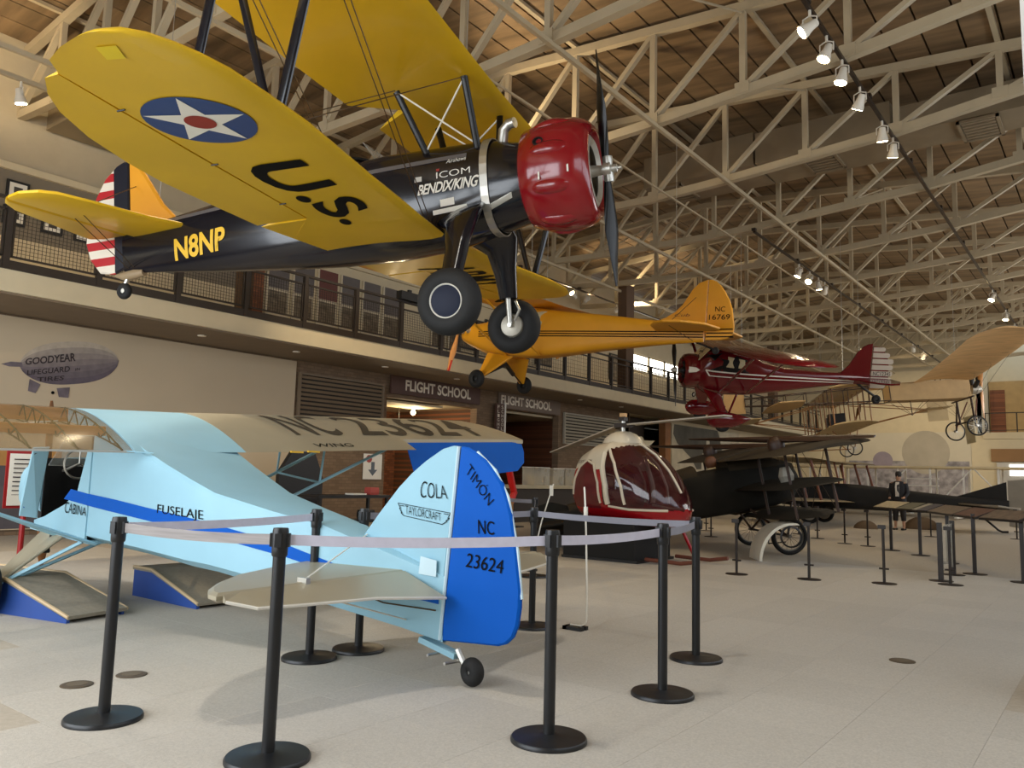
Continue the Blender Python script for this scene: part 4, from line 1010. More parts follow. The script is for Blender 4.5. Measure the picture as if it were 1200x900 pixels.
quadmap('LIFEGUARD', dk, blk, [(.014,5.88,2.84),(.014,6.60,2.99),(.014,6.60,3.10),(.014,5.88,2.93)], bold=.015)
quadmap('TIRES', dk, blk, [(.014,6.06,2.74),(.014,6.50,2.82),(.014,6.52,2.91),(.014,6.05,2.82)], bold=.015)
quadmap('IN', dk, blk, [(.014,6.70,3.02),(.014,6.78,3.04),(.014,6.78,3.09),(.014,6.70,3.07)])
# louvres
lvd = M('louvre_dark', (40,34,28), .7)
def louvre(lab, y0, y1, z0, z1, n, mat):
    t = thing('wall_louvre', lab, 'louvre', (-15.58, 0, 0), 0, 'louvres in the brick wall')
    MB().bb(.01,.03,y0,y1,z0,z1).obj('backing', lvd, t)
    for a in ((y0-.05,y0,z0-.05,z1+.05),(y1,y1+.05,z0-.05,z1+.05),(y0,y1,z1,z1+.05),(y0,y1,z0-.05,z0)): MB().bb(.0,.09,*a).obj('frame_bar', mat, t)
    for i in range(n):
        z = z0 + (z1-z0)*(i+.5)/n
        MB().bar((.06,y0,z),(.06,y1,z),.012,(z1-z0)/n*.62,(.5,0,1)).obj('slat', mat, t)
louvre('dark brown louvre in the brick wall beside the airship mural', 11.85, 14.5, 2.2, 3.56, 13, M('louvre_tan', (122,104,82), .6))
louvre('pale grey louvre in the brick wall right of the flight school signs', 23.25, 27.25, 2.5, 3.5, 9, M('louvre_pale', (176,168,150), .5))
# flight school signs
sg1 = M('sign_maroon', (84,56,46), .6, var=.05); sg2 = M('sign_taupe', (116,98,84), .6, var=.05)
for lab, y0, y1, z0, z1, mt, ty0, ty1, tz0, tz1 in (('maroon header sign reading FLIGHT SCHOOL beside the brown louvre', 14.80,18.52,3.40,3.90,sg1,15.32,18.08,3.52,3.82), ('taupe header sign reading FLIGHT SCHOOL beside the pale louvre', 19.5,22.9,3.42,3.90,sg2,19.56,22.35,3.53,3.82)):
    t = thing('header_sign', lab, 'sign', (-15.5, 0, 0), 0)
    MB().bb(-.06,.0,y0,y1,z0,z1-.005).obj('board', mt, t)
    quadmap('FLIGHT SCHOOL', M('sign_letter_cream', (226,214,194), .5), t, [(.006,ty0,tz0),(.006,ty1,tz0),(.006,ty1,tz1),(.006,ty0,tz1)], bold=.03)
t = thing('blade_sign', 'narrow brown vertical blade sign reading FLIGHT SCHOOL between the doorways', 'sign', (-15.40, 0, 0))
MB().bb(-.07,.0,19.22,19.62,2.62,3.52).obj('board', sg1, t); MB().bb(-.1,.02,19.62,19.68,2.6,3.54).obj('edge', letw, t)
for k, ch in enumerate('FLIGHT'): quadmap(ch, M('sign_letter_cream'), t, [(.004,19.27,3.36-k*.135),(.004,19.37,3.36-k*.135),(.004,19.37,3.46-k*.135),(.004,19.27,3.46-k*.135)])
for k, ch in enumerate('SCHOOL'): quadmap(ch, M('sign_letter_cream'), t, [(.004,19.46,3.36-k*.135),(.004,19.57,3.36-k*.135),(.004,19.57,3.46-k*.135),(.004,19.46,3.46-k*.135)])
# warm bulbs in the first doorway
for i, (y, z) in enumerate(((15.9,3.05),(15.35,2.72))):
    t = thing('pendant_bulb', 'glowing pendant bulb inside the %s of the first flight school doorway' % ('middle' if i == 0 else 'left side'), 'lamp', (-17.0, y*1.08, z*1.02))
    MB().lathe([(.0,-.09),(.06,-.06),(.075,0),(.05,.06),(.02,.09)], (0,0,0), (0,0,1), 14).obj('bulb', M('bulb_glow', (255,226,170), .4, emit=14.0), t, True)
    MB().tube([(0,0,.08),(0,0,3.30-z*1.02)], .008, 6).obj('cord', blackm, t)
    l = bpy.data.lights.new('bulb_light', 'POINT'); l.energy = 25; l.color = (1,.8,.5); l.shadow_soft_size = .1
    lo_ = bpy.data.objects.new('bulb_light', l); C.objects.link(lo_); lo_.parent = t; lo_.location = (.15,0,-.1)
for y, z, nme in ((16.4,3.26,'first'),(20.4,3.36,'second')):
    o = MB().bb(-17.2,-16.0,y-1.3,y+1.0,z-.04,z+.02).obj('ceiling_panel', M('panel_light', (222,206,170), .7)); tag(o, 'pale ceiling baffle inside the %s flight school doorway' % nme, 'baffle')
o = struct(MB().bb(-15.6,-15.9,27.45,27.95,0,3.9).obj('brown_pier', M('column_brown')))
o = struct(MB().bb(-15.5,-15.8,30.95,31.45,0,3.9).obj('timber_pier', M('timber_orange', (146,96,52), .6, var=.15, vs=3)))
t = thing('winged_emblem', 'pale winged disc emblem mounted between the brown piers', 'sign', (-15.86, 29.4, 2.75))
MB().lathe([(.30,-.03),(.30,.03)], (0,0,0), (1,0,0), 28).obj('disc', M('emblem_cream', (236,222,186), .5), t)
for sg in (-1, 1): MB().plate([(0,sg*.1,-.28),(0,sg*.15,.14),(0,sg*1.25,.18),(0,sg*.9,.0),(0,sg*.5,-.18)], (1,0,0), .04).obj('wing', M('emblem_cream'), t)
o = MB().bb(-16.5,-15.9,28.1,30.8,2.2,2.5).bb(-16.6,-16.5,28,30.9,0,3.9).obj('dark_display', M('dark_display', (60,48,38), .7)); tag(o, 'dark brown display recess behind the winged emblem', 'display')
# black and white photo mural
t = thing('photo_mural', 'large black and white photo mural of two men on the left wall', 'mural', (-15.55, 0, 0))
MB().bb(-.045,0,31.65,39.3,.4,3.75).obj('panel', M('photo_pale', (196,184,158), .8, var=.12, vs=2), t)
pg = M('photo_grey', (92,88,78), .85, var=.25, vs=1.2); ph = M('photo_white', (206,196,172), .85, var=.05)
MB().add([(.006,y,z) for y, z in ((31.9,3.72),(36.6,3.72),(37.8,2.2),(36.2,1.9),(34.2,1.8),(33.6,2.3),(32.2,2.9),(31.8,3.3))], [tuple(range(8))]).obj('photo_backdrop', pg, t)
MB().add([(.010,y,z) for y, z in ((34.7,1.6),(34.75,2.45),(35.1,2.75),(35.3,2.85),(35.65,2.8),(35.95,2.4),(36.1,1.6))], [tuple(range(7))]).obj('photo_shirt', ph, t)
MB().lathe([(.2,0),(.2,.004)], (.01,35.45,3.08), (1,0,0), 18).obj('photo_head', ph, t)
MB().add([(.014,y,z) for y, z in ((35.5,2.8),(35.62,2.75),(35.72,2.1),(35.6,2.0))], [(0,1,2,3)]).obj('photo_tie', pg, t)
MB().add([(.010,y,z) for y, z in ((37.6,1.6),(37.3,2.4),(36.9,3.2),(37.4,3.4),(38.1,3.3),(38.5,2.8),(38.9,1.6))], [tuple(range(7))]).obj('photo_second_man', ph, t)
# upper wall posters and frames
def frame(lab, y0, y1, z0, z1, fm, pm_, im, X=-17.46):
    t = thing('framed_picture', lab, 'picture', (X, 0, 0), 0, 'pictures on the balcony wall')
    MB().bb(-.02,.02,y0,y1,z0,z1).obj('frame', fm, t); MB().bb(.02,.026,y0+.05,y1-.05,z0+.05,z1-.05).obj('mount', pm_, t); MB().bb(.026,.03,y0+.13,y1-.13,z0+.13,z1-.13).obj('image', im, t)
imd = M('photo_dark', (70,66,62), .7, var=.4, vs=5)
for i, (y, z) in enumerate(((5.9,6.55),(5.88,6.02),(6.6,6.02),(7.25,6.0),(7.9,6.0))):
    frame('small black framed photo on the grey balcony wall, %s from the left' % (['upper first','lower first','second','third','fourth'][i]), y, y+.42, z, z+.38, blackm, whitep, imd)
pwhite = M('poster_white', (212,200,174), .7); pgrey = M('poster_slate', (104,98,96), .7, var=.1); pimg = M('poster_image', (120,108,90), .8, var=.55, vs=7, detail=6); pmar = M('poster_maroon', (110,64,58), .7)
for i in range(8):
    y = 12.05 + i*.82 + (1.3 if i > 5 else 0) ; 
    t = thing('wall_poster', 'tall slate and white photo poster on the upper wall, %s right of the brick pier' % ORD[i].replace('nearest','first'), 'poster', (-17.44, y, 0), 0, 'posters on the balcony wall')
    MB().bb(-.03,0,.0,.70,5.05,6.85).obj('board', pwhite, t); MB().bb(0,.006,.06,.70,6.02,6.85).obj('title_panel', pgrey if i != 2 else pmar, t); MB().bb(0,.006,.08,.66,5.35,5.95).obj('photo', pimg, t)
for i, (y, w) in enumerate(((19.6,.9),(21.0,1.2),(22.6,1.0),(24.0,1.1),(29.5,1.0))):
    t = thing('gallery_photo', 'dark grey photo panel on the upper wall further along, %s' % ['first','second','third','fourth','fifth'][i], 'picture', (-17.42, y, 0), 0, 'photo panels further along the balcony')
    MB().bb(-.03,0,0,w,5.5,6.7).obj('board', blackm, t); MB().bb(0,.006,.06,w-.06,5.56,6.64).obj('photo', pimg, t)
# bright clerestory window of the far left wall
wnd = struct(MB().bb(-17.38,-17.46,31.3,36.2,6.15,6.25).bb(-17.38,-17.46,31.3,36.2,6.92,7.02).bb(-17.38,-17.46,32.9,33.1,6.2,7).bb(-17.38,-17.46,34.5,34.7,6.2,7).obj('window_4', cream))
MB().bb(-17.42,-17.45,31.4,36.1,6.25,6.92).obj('pane', M('daylit_pane', (255,250,238), .3, emit=4.0), wnd)
t = thing('floodlight', 'black floodlight on a bracket on the balcony rail', 'lamp', (-13.7, 13.55, 5.44))
MB().bb(-.02,.16,-.42,.42,.0,.20).obj('housing', blackm, t); MB().bb(-.03,.03,-.05,.05,-.02,.3).obj('bracket', blackm, t)
# model biplane hanging by the balcony
t = thing('model_airplane', 'small silver model biplane hanging in front of the balcony rail', 'model', mat=pose(250, 0, -12, (-12.3, 27.6, 4.75)))
for z in (-.12,.16):
    wingmesh([(-1.0,.22,-.12,z),(0,.22,-.12,z),(1.0,.22,-.12,z)], .1).obj('wing', darkmet, t)
MB().loft([superring(x,0,w,w,2,12) for x, w in ((.45,.03),(.4,.09),(0,.09),(-.5,.05),(-.85,.02))]).obj('fuselage', silver, t, True)
MB().plate([(-.85,0,0),(-.6,0,.02),(-.72,0,.25),(-.88,0,.25)], (0,1,0), .015).obj('fin', M('red_tip'), t); MB().plate([(-.85,-.3,.02),(-.65,-.28,.02),(-.65,.28,.02),(-.85,.3,.02)], (0,0,1), .012).obj('tailplane', darkmet, t)
for s_ in (-1,1):
    wheel(t, (.2,s_*.2,-.32), (0,1,0), .09, .04, .05, rubber, silver)
    MB().tube([(.15,s_*.05,-.08),(.2,s_*.18,-.3)], .012, 6).obj('gear_leg', silver, t)
    for x in (.15,-.05): MB().tube([(x,s_*.7,-.12),(x,s_*.7,.17)], .008, 5).obj('strut', darkmet, t)
wire(t, (0,0,.2), (0,.7,3.2), .004, silver, 'hanging_cable')
# ================================================================== hall floor exhibits under the balcony
# red sign stand
t = thing('sign_stand', 'red metal sign stand with a white text card behind the light airplane', 'sign', (-9.9, 3.85, 0))
rdm = M('red_enamel', (150,24,26), .35)
MB().lathe([(.22,0),(.22,.015),(.05,.05),(.02,.06)], (0,0,0), (0,0,1), 24).obj('base', rdm, t, True)
MB().tube([(0,0,.05),(.0,.0,.78)], .03, 10).obj('post', rdm, t)
MB().plate([(.0,-.22,.76),(0,.22,.76),(-.02,.22,1.40),(-.02,-.22,1.40)], (1,0,.03), .02).obj('frame', rdm, t); MB().plate([(.014,-.19,.79),(.014,.19,.79),(-.006,.19,1.37),(-.006,-.19,1.37)], (1,0,.03), .008).obj('card', whitep, t)
for k in range(9): MB().bb(.010,.014,-.15,.12-.05*(k % 3),1.30-.05*k,1.312-.05*k).obj('text_line', dk, t)
# dark kiosk cluster
t = thing('photo_backdrop_stand', 'black cut-out figure display standing against the brick wall', 'display', (-14.3, 11.0, 0))
MB().plate([(0,-.55,0),(0,.6,0),(0,.62,1.1),(0,.45,1.5),(0,.3,1.78),(0,-.15,1.8),(0,-.35,1.5),(0,-.55,1.2)], (1,0,0), .12).obj('panel', blackm, t)
t = thing('black_table', 'black display table with small objects in front of the brick wall', 'table', (-13.2, 11.4, 0))
MB().bb(-.35,.35,-1.0,1.0,.72,.78).obj('tabletop', blackm, t)
for x in (-.3,.3):
    for y in (-.92,.92): MB().bb(x-.03,x+.03,y-.03,y+.03,0,.72).obj('leg', blackm, t)
MB().bb(-.3,.3,-.9,.9,.2,.25).obj('shelf', blackm, t)
def deskbox(lab, x, y, z, w, d, h, mat, cat='box'):
    o = MB().plate([(x-w/2,y-d/2,z+h/2),(x+w/2,y-d/2,z+h/2),(x+w/2,y+d/2,z+h/2),(x-w/2,y+d/2,z+h/2)], (0,0,1), h, min(w,d,h)*.08).obj('display_box', mat); tag(o, lab, cat); return o
deskbox('small red and white card box on the black table', -13.15, 12.1, .782, .2, .25, .16, M('card_red', (170,74,66), .6))
deskbox('white paper stack on the black table', -13.1, 11.6, .782, .28, .36, .03, whitep, 'paper')
deskbox('small black camera case on the lower table shelf', -13.2, 12.0, .252, .25, .3, .2, blackm)
t = thing('arrow_poster', 'white poster with a red dot and grey arrow on the brick wall', 'poster', (-15.56, 14.3, 1.42))
MB().bb(-.01,.01,-.32,.32,-.33,.33).obj('board', whitep, t); MB().lathe([(.1,0),(.1,.006)], (.011,-.14,.2), (1,0,0), 18).obj('dot', M('card_red'), t)
MB().add([(.016,y,z) for y, z in ((-.06,.12),(.06,.12),(.06,-.08),(.16,-.08),(0,-.24),(-.16,-.08),(-.06,-.08))], [(0,1,2,6),(3,4,5)]).obj('arrow', M('arrow_grey', (96,104,112), .6), t)
t = thing('wooden_chair', 'plain orange wooden chair under the drooping blue aileron', 'chair', (-13.6, 14.1, 0), rad(20))
wd = M('orange_wood', (186,128,66), .5, var=.2, vs=5)
MB().bb(-.22,.22,-.22,.22,.43,.47).obj('seat', wd, t)
for x, h in ((-.2,.43),(.2,1.5)):
    for y in (-.2,.2): MB().bb(x-.025,x+.025,y-.025,y+.025,0,h if x < 0 else 1.3).obj('leg', wd, t)
for z in (.75,1.0,1.22): MB().bb(.185,.215,-.2,.2,z-.04,z+.04).obj('slat', wd, t)
t = thing('red_chair_frame', 'bright red curved frame standing behind the blue rudder', 'display', (-12.3, 15.9, 0))
MB().tube([(0,0,.0),(0,.05,.5),(0,.25,.85),(0,.12,1.15),(0,.0,1.5)], .09, 10).obj('frame', M('bright_red', (200,26,22), .35), t, True)
MB().bb(-.3,.3,-.3,.3,0,.03).obj('base', blackm, t)
t = thing('display_bench', 'long pale display bench with a dark base along the brick wall', 'bench', (-13.6, 20.2, 0))
MB().bb(-.3,.3,-2.7,2.4,.93,1.03).obj('worktop', M('bench_top', (182,170,140), .6), t); MB().bb(-.25,.2,-2.6,2.3,0,.93).obj('base', M('bench_base', (54,46,40), .7), t)
acr = M('acrylic', (226,222,206), .1, alpha=.35)
for i, (y, w, h, m_) in enumerate(((18.9,.75,.5,acr),(19.75,.55,.48,acr),(20.5,.75,.5,acr),(21.3,.6,.45,acr))):
    t = thing('display_case', 'clear acrylic display case on the pale bench, %s from the left' % ['first','second','third','fourth'][i], 'case', (-13.6, y, 1.03), 0, 'acrylic cases on the bench')
    MB().bb(-.22,.22,-w/2,w/2,0,h).obj('cover', m_, t); MB().bb(-.15,.1,-w*.3,w*.3,.005,h*.55).obj('model', M('case_tan', (176,156,118), .7, var=.3, vs=8), t); MB().bb(-.23,.23,-w/2-.01,w/2+.01,h,h+.015).obj('lid', whitep, t)
t = thing('notice_board', 'white notice with a red seal on the wall behind the bench', 'poster', (-15.58, 19.1, 1.32)); MB().bb(-.02,.02,-.35,.35,-.28,.28).obj('board', whitep, t); MB().lathe([(.09,0),(.09,.008)], (.02,0,.05), (1,0,0), 14).obj('seal', M('card_red'), t)
t = thing('crate', 'small brown wooden crate on a black trolley behind the rudder', 'crate', (-10.4, 12.9, 0)); MB().bb(-.3,.3,-.35,.35,.55,.78).obj('box', wd, t); MB().bb(-.34,.34,-.4,.4,.5,.55).obj('tray', blackm, t)
for x in (-.3,.3):
    for y in (-.36,.36): MB().bb(x-.02,x+.02,y-.02,y+.02,0,.5).obj('leg', blackm, t)
t = thing('trolley_crate', 'lower tan crate standing on the floor below the crate trolley', 'crate', (-10.2, 11.8, 0)); MB().bb(-.28,.28,-.3,.3,.0,.3).obj('box', wd, t)
# ramps
rtop_ = M('ramp_carpet', (150,142,126), .9, var=.08, vs=30, bump=.2, bs=150); rblue = M('ramp_blue', (36,74,150), .6, var=.08); redge = M('ramp_edge', (206,180,140), .6)
def ramp(lab, m, L, w, h, L1):
    t = thing('viewing_ramp', lab, 'ramp', mat=m, group='viewing ramps by the cockpit')
    prof = [(0,.03),(L1,h),(L,h),(L,0),(0,0)]
    MB().plate([(x,w/2,z) for x, z in prof], (0,1,0), .03).obj('side', rblue, t); MB().plate([(x,-w/2,z) for x, z in prof], (0,1,0), .03).obj('side', rblue, t); MB().bb(L-.02,L,-w/2,w/2,0,h).obj('end_panel', rblue, t)
    MB().plate([(-.03,-w/2-.02,.045),(L1,-w/2-.02,h+.015),(L1,w/2+.02,h+.015),(-.03,w/2+.02,.045)], Vector((-(h-.03),0,L1)).normalized(), .03).obj('slope', rtop_, t); MB().bb(L1,L+.02,-w/2-.02,w/2+.02,h,h+.03).obj('deck', rtop_, t)
    for s_ in (-1,1): MB().tube([(-.03,s_*(w/2+.02),.05),(L1,s_*(w/2+.02),h+.03),(L,s_*(w/2+.02),h+.03)], .014, 6).obj('edge_strip', redge, t)
ramp('grey carpeted blue-sided viewing ramp at the left edge by the cockpit', pose(192,0,0,(-6.80,3.27,0)), 2.3, .50, .26, .80)
ramp('grey carpeted blue-sided viewing ramp under the airplane belly', pose(180,0,0,(-6.66,4.53,0)), 1.14, .86, .25, .80)
# ================================================================== belt barrier
stm = M('stanchion_black', (34,35,37), .38, .2, var=.1, vs=12)
beltm = M('lavender_belt', (206,204,220), .7, var=.05, vs=20)
beltd = M('ribbed_grey_belt', (150,144,142), .7, var=.22, vs=60, stretch=(.05,.05,1))
POST = dict(A=(-4.10,2.05),B=(-3.03,2.25),C=(-2.255,3.285),D=(-2.217,4.40),E=(-2.47,5.42),F=(-4.42,3.57),G=(-4.38,3.97),H=(-4.02,5.57),I=(-6.0,8.33),J=(-7.6,9.3))
PL = dict(A='leftmost foreground belt post, beside two floor discs', B='nearest belt post, in front of the silver tailplane', C='belt post just right of the blue rudder', D='belt post in front of the helicopter nose, nearer of two', E='belt post in front of the helicopter nose, farther of two',
          F='belt post behind the silver tailplane, left of a pair', G='belt post behind the silver tailplane, right of a pair', H='belt post partly hidden behind the blue rudder', I='belt post far behind the blue rudder, beside the grey fin', J='farthest belt post, left of the grey tail fin')
proto = None
for k, (x, y) in POST.items():
    if proto is None:
        t = thing('belt_stanchion', 'black ' + PL[k], 'stanchion', (x, y, 0), 0, 'belt barrier posts')
        MB().lathe([(.185,0),(.185,.012),(.178,.022),(.05,.03),(.036,.035)], (0,0,0), (0,0,1), 40).obj('base', stm, t, True)
        MB().lathe([(.0285,.02),(.0285,.88)], (0,0,0), (0,0,1), 20).obj('pole', stm, t, True)
        MB().lathe([(.031,.872),(.035,.878),(.036,.90),(.036,.985),(.033,.998),(.0,1.0)], (0,0,0), (0,0,1), 20).obj('belt_head', stm, t, True)
        for a in (0, 90, 180, 270): MB().box((.037*math.cos(rad(a)), .037*math.sin(rad(a)), .945), (.014,.03,.06) if a % 180 == 0 else (.03,.014,.06)).obj('belt_slot', stm, t)
        proto = t
    else:
        t = copytree(proto); t.location = (x, y, 0); t['label'] = 'black ' + PL[k]
    t.rotation_euler = (0,0,rad({'A':20,'B':40}.get(k, 0)))
def belt(a, b, mat, lab, sag=.012, z=.945):
    pa = Vector((*POST[a], z)); pb = Vector((*POST[b], z)) if isinstance(b, str) else Vector((*b, z)); d = (pb-pa).normalized(); nn = Vector((-d.y, d.x, 0)); pa = pa + d*.04; pb = pb - d*.04
    rings = []
    for i in range(9):
        f = i/8; p = pa.lerp(pb, f) - Vector((0,0,sag*4*f*(1-f)))
        rings.append([p + nn*.0015 + Vector((0,0,-.024)), p - nn*.0015 + Vector((0,0,-.024)), p - nn*.0015 + Vector((0,0,.024)), p + nn*.0015 + Vector((0,0,.024))])
    o = MB().loft(rings).obj('barrier_belt', mat); tag(o, lab, 'belt', 'belts of the barrier'); return o
belt('A','B',beltd,'ribbed grey barrier belt between the two nearest posts')
belt('A','F',beltm,'lavender barrier belt running from the leftmost post back along the fuselage')
belt('B','C',beltm,'pale lavender barrier belt crossing in front of the blue rudder')
belt('C','D',beltm,'lavender barrier belt right of the rudder post')
belt('D','E',M('grey_belt', (140,140,152), .7),'short grey barrier belt at the helicopter end')
belt('E','H',M('grey_belt'),'grey barrier belt running behind in front of the helicopter')
belt('H','G',M('grey_belt'),'grey barrier belt passing behind the blue rudder')
belt('I','J',M('grey_belt'),'far grey barrier belt behind the rudder')
belt('H','I',M('grey_belt'),'grey barrier belt leading back to the far post', z=.945)
for i, (x, y) in enumerate(((-4.84,2.25),(-4.84,2.57),(-1.34,6.45))):
    t = thing('floor_outlet', ['round brown floor outlet nearer the leftmost post','round brown floor outlet just behind its twin','single round brown floor outlet on the open carpet at right'][i], 'floor outlet', (x, y, .0), 0, 'floor outlets')
    MB().lathe([(.0,.0),(.088,.0),(.088,.004),(.08,.007),(.0,.007)], (0,0,0), (0,0,1), 28).obj('ring', M('outlet_bronze', (88,76,60), .6, .2), t); MB().lathe([(.055,.007),(.055,.009),(.0,.009)], (0,0,0), (0,0,1), 24).obj('cover', M('outlet_cover', (104,92,74), .7), t)
t = thing('white_tube_stand', 'thin bent white tube on a small black floor block by the helicopter', 'stand', (-3.70, 5.75, 0))
MB().bb(-.09,.09,-.06,.0,0,.03).bb(-.09,.09,.02,.06,0,.03).bb(-.09,-.05,-.06,.06,0,.03).obj('block', blackm, t)
MB().tube([(-.05,.0,.035),(.05,.01,.035),(.085,.02,.05),(.09,.03,.09),(.07,.06,.35),(.0,.15,.75),(-.045,.20,1.02),(-.07,.22,1.18)], .008, 8).obj('tube', whitep, t, True)
MB().box((-.04,.2,.96), (.03,.02,.10)).obj('tape', whitep, t)
t = thing('white_tube_rod', 'thin pale rod leaning beside the grey tail fin', 'rod', (-6.3, 8.9, 0)); MB().tube([(-.1,-.1,.0),(.0,.0,.65),(.12,.1,1.17)], .009, 8).obj('rod', whitep, t); MB().box((.1,.08,1.08),(.05,.02,.14)).obj('tape', whitep, t); MB().bb(-.18,-.02,-.16,-.04,0,.03).obj('foot', blackm, t)

# ================================================================== red and white helicopter cabin
MH = pose(-4, 0, 0, (-6.38, 11.45, 0))
he = thing('helicopter_cabin', 'red and white bubble helicopter cabin with rotor on a black plinth', 'helicopter', mat=MH)
hb = Body([(-.90,1.10,.14,.16,.22,2),(-.86,1.10,.36,.36,.42,2.2),(-.70,1.12,.56,.58,.50,2.4),(-.42,1.14,.66,.70,.54,2.5),(-.1,1.15,.70,.76,.56,2.5),(.2,1.12,.70,.72,.55,2.5),(.5,1.03,.65,.62,.50,2.4),(.75,.93,.56,.46,.42,2.3),(.93,.84,.40,.27,.30,2.2),(1.02,.80,.22,.13,.16,2.0),(1.05,.78,.08,.05,.06,2)])
fine = Body([hb.at(-.90+1.95*i/64) for i in range(65)])
tmp = MB(); tmp.loft([superring(x, zc, hw, hh, ex, 72, b_) for x, zc, hw, hh, b_, ex in fine.r])
def cls(x, y, z):
    dx = (x+.40)/.30; dz = (z-.95)/.60
    if y < -.25 and z > .80 and dx*dx + (dz*dz if dz > 0 else 0) < 1: return 'd'
    if y > .25 and z > .80 and dx*dx + (dz*dz if dz > 0 else 0) < 1: return 'e'
    if x > -.04 and z > .80 + .14*max(0, .45-x) and z < 1.80 - .25*max(0,.25-x): return 'w'
    if z > (1.42 if x > -.72 else 1.32): return 'r'
    return 'h'
parts = {'r': [], 'd': [], 'e': [], 'w': [], 'h': []}
for f in tmp.f:
    if len(f) > 4: parts['h'].append(f); continue
    c = sum((Vector(tmp.v[i]) for i in f), Vector())/len(f); parts[cls(*c)].append(f)
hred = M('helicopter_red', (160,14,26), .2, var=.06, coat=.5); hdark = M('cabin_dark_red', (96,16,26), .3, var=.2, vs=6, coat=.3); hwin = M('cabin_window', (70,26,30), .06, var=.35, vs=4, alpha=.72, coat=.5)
hcream = M('helicopter_cream', (222,212,190), .25, var=.04, coat=.4)
for key, nm, m_ in (('h','hull',hred),('r','roof_shell',hcream),('d','door_opening',hdark),('e','door_opening',hdark),('w','windscreen',hwin)):
    used = sorted(set(i for f in parts[key] for i in f)); mp_ = {i: j for j, i in enumerate(used)}
    MB().add([tmp.v[i] for i in used], [tuple(mp_[i] for i in f) for f in parts[key]]).obj(nm, m_, he, True, 60)
def hline(pts, r, mat, nm, off=.004):
    out = []
    for sg in (-1, 1):
        P_ = []
        for (x0, z0), (x1, z1) in zip(pts, pts[1:]):
            for i in range(6):
                x = x0+(x1-x0)*i/6; z = z0+(z1-z0)*i/6; P_.append(Vector((x, sg*(fine.y(x, z)+off), z)))
        MB().tube(P_, r, 8).obj(nm, mat, he, True)
hline([(-.08,1.66),(-.06,1.45),(.02,1.15),(.05,.82)], .045, hcream, 'door_pillar'); hline([(-.70,1.0),(-.66,1.25),(-.56,1.45),(-.40,1.55),(-.24,1.48),(-.13,1.2),(-.09,.82)], .02, hcream, 'door_frame')
hline([(-.02,1.72),(.15,1.50),(.30,1.15),(.36,.82)], .024, hcream, 'windscreen_frame'); hline([(.05,.84),(.4,.80),(.75,.80),(.98,.80)], .02, hcream, 'windscreen_sill')
MB().tube([(x, 0, fine.at(x)[1]+fine.at(x)[3]+.004) for x in [-.02+.075*i for i in range(14)]], .022, 8).obj('windscreen_center_frame', hcream, he, True)
MB().lathe([(.34,0),(.30,.08),(.22,.15),(.13,.19),(.05,.2)], (-.12,0,1.84), (0,0,1), 24).obj('mast_fairing', hcream, he, True)
MB().tube([(-.12,0,1.98),(-.12,0,2.22)], .035, 10).obj('mast', silver, he); MB().box((-.12,0,2.14),(.30,.10,.07)).box((-.12,0,2.24),(.1,.12,.06)).obj('rotor_hub', darkmet, he); MB().box((-.12,0,2.31),(.09,.09,.06)).obj('hub_cap', M('card_tan', (200,160,110), .6), he)
inv = MH.inverted()
for tip, rz_ in ((Vector((-9.1,13.25,1.76)), 0), (Vector((-4.45,10.85,2.20)), 0)):
    a = Vector((-.12,0,2.14)); b = inv @ tip; d = (b-a).normalized(); MB().bar(a+d*.18, b, .19, .022).obj('rotor_blade', M('blade_grey', (176,166,150), .4), he)
    MB().bar(a+d*.05, a+d*.25, .06, .05).obj('blade_grip', darkmet, he)
quadmap('COCKPIT CABIN', M('mural_ink', (52,44,46), .9), he, [(-.70,0,1.50),(-.30,0,1.52),(-.30,0,1.565),(-.70,0,1.545)], fn=lambda p: Vector((p.x, -fine.y(p.x,p.z)-.006, p.z)))
MB().bb(-.6,.5,-.45,.45,.58,.62).obj('keel_plate', hred, he)
for sg in (-1,1):
    MB().tube([(.6,sg*.45,.06),(1.2,sg*.45,.05),(1.5,sg*.45,.10)], .03, 8).obj('skid', M('skid_brown', (110,60,44), .5), he, True)
    MB().tube([(.72,sg*.3,.64),(.95,sg*.45,.06)], .028, 8).obj('skid_leg', hred, he)
MB().lathe([(.14,0),(.15,.04)], (.28,-.25,1.2), (.3,-1,0), 16).obj('instrument_dial', blackm, he)
MB().bb(-.5,-.05,-.45,.45,.95,1.1).bb(-.58,-.46,-.45,.45,1.0,1.45).obj('seat', hdark, he)
t = thing('black_plinth', 'black box plinth under the helicopter cabin', 'plinth', (-6.53, 11.38, 0)); MB().bb(-.66,.62,-.6,.6,0,.575).obj('body', M('plinth_black', (18,18,19), .8), t); MB().bb(-.68,.68,-.62,.62,0,.04).obj('kick_strip', blackm, t)

# ================================================================== dark fabric biplane helicopter with rotors on its wings
MBe = pose(41, 11, 0, (-6.2, 14.4, .02))
be = thing('antique_helicopter', 'dark olive antique triplane helicopter with a wooden rotor above its wing', 'airplane', mat=MBe)
olive = M('dark_olive_fabric', (62,54,42), .8, var=.15, vs=3, spec=.2); olived = M('dark_side_fabric', (44,42,38), .8, var=.12, vs=3, spec=.2); dwood = M('dark_wood', (58,38,26), .5, var=.2, vs=4)
bb_ = Body([(-3.3,.98,.04,.14,.2,3),(-2.4,1.0,.16,.2,.3,4),(-1.2,1.02,.32,.30,.40,5),(-.3,1.03,.40,.40,.44,5),(.3,1.04,.42,.42,.46,5),(1.2,1.04,.42,.38,.46,4),(1.6,1.02,.36,.34,.4,3),(1.8,1.0,.2,.2,.2,2)])
bb_.mesh(28).obj('fuselage', olived, be, True, 35)
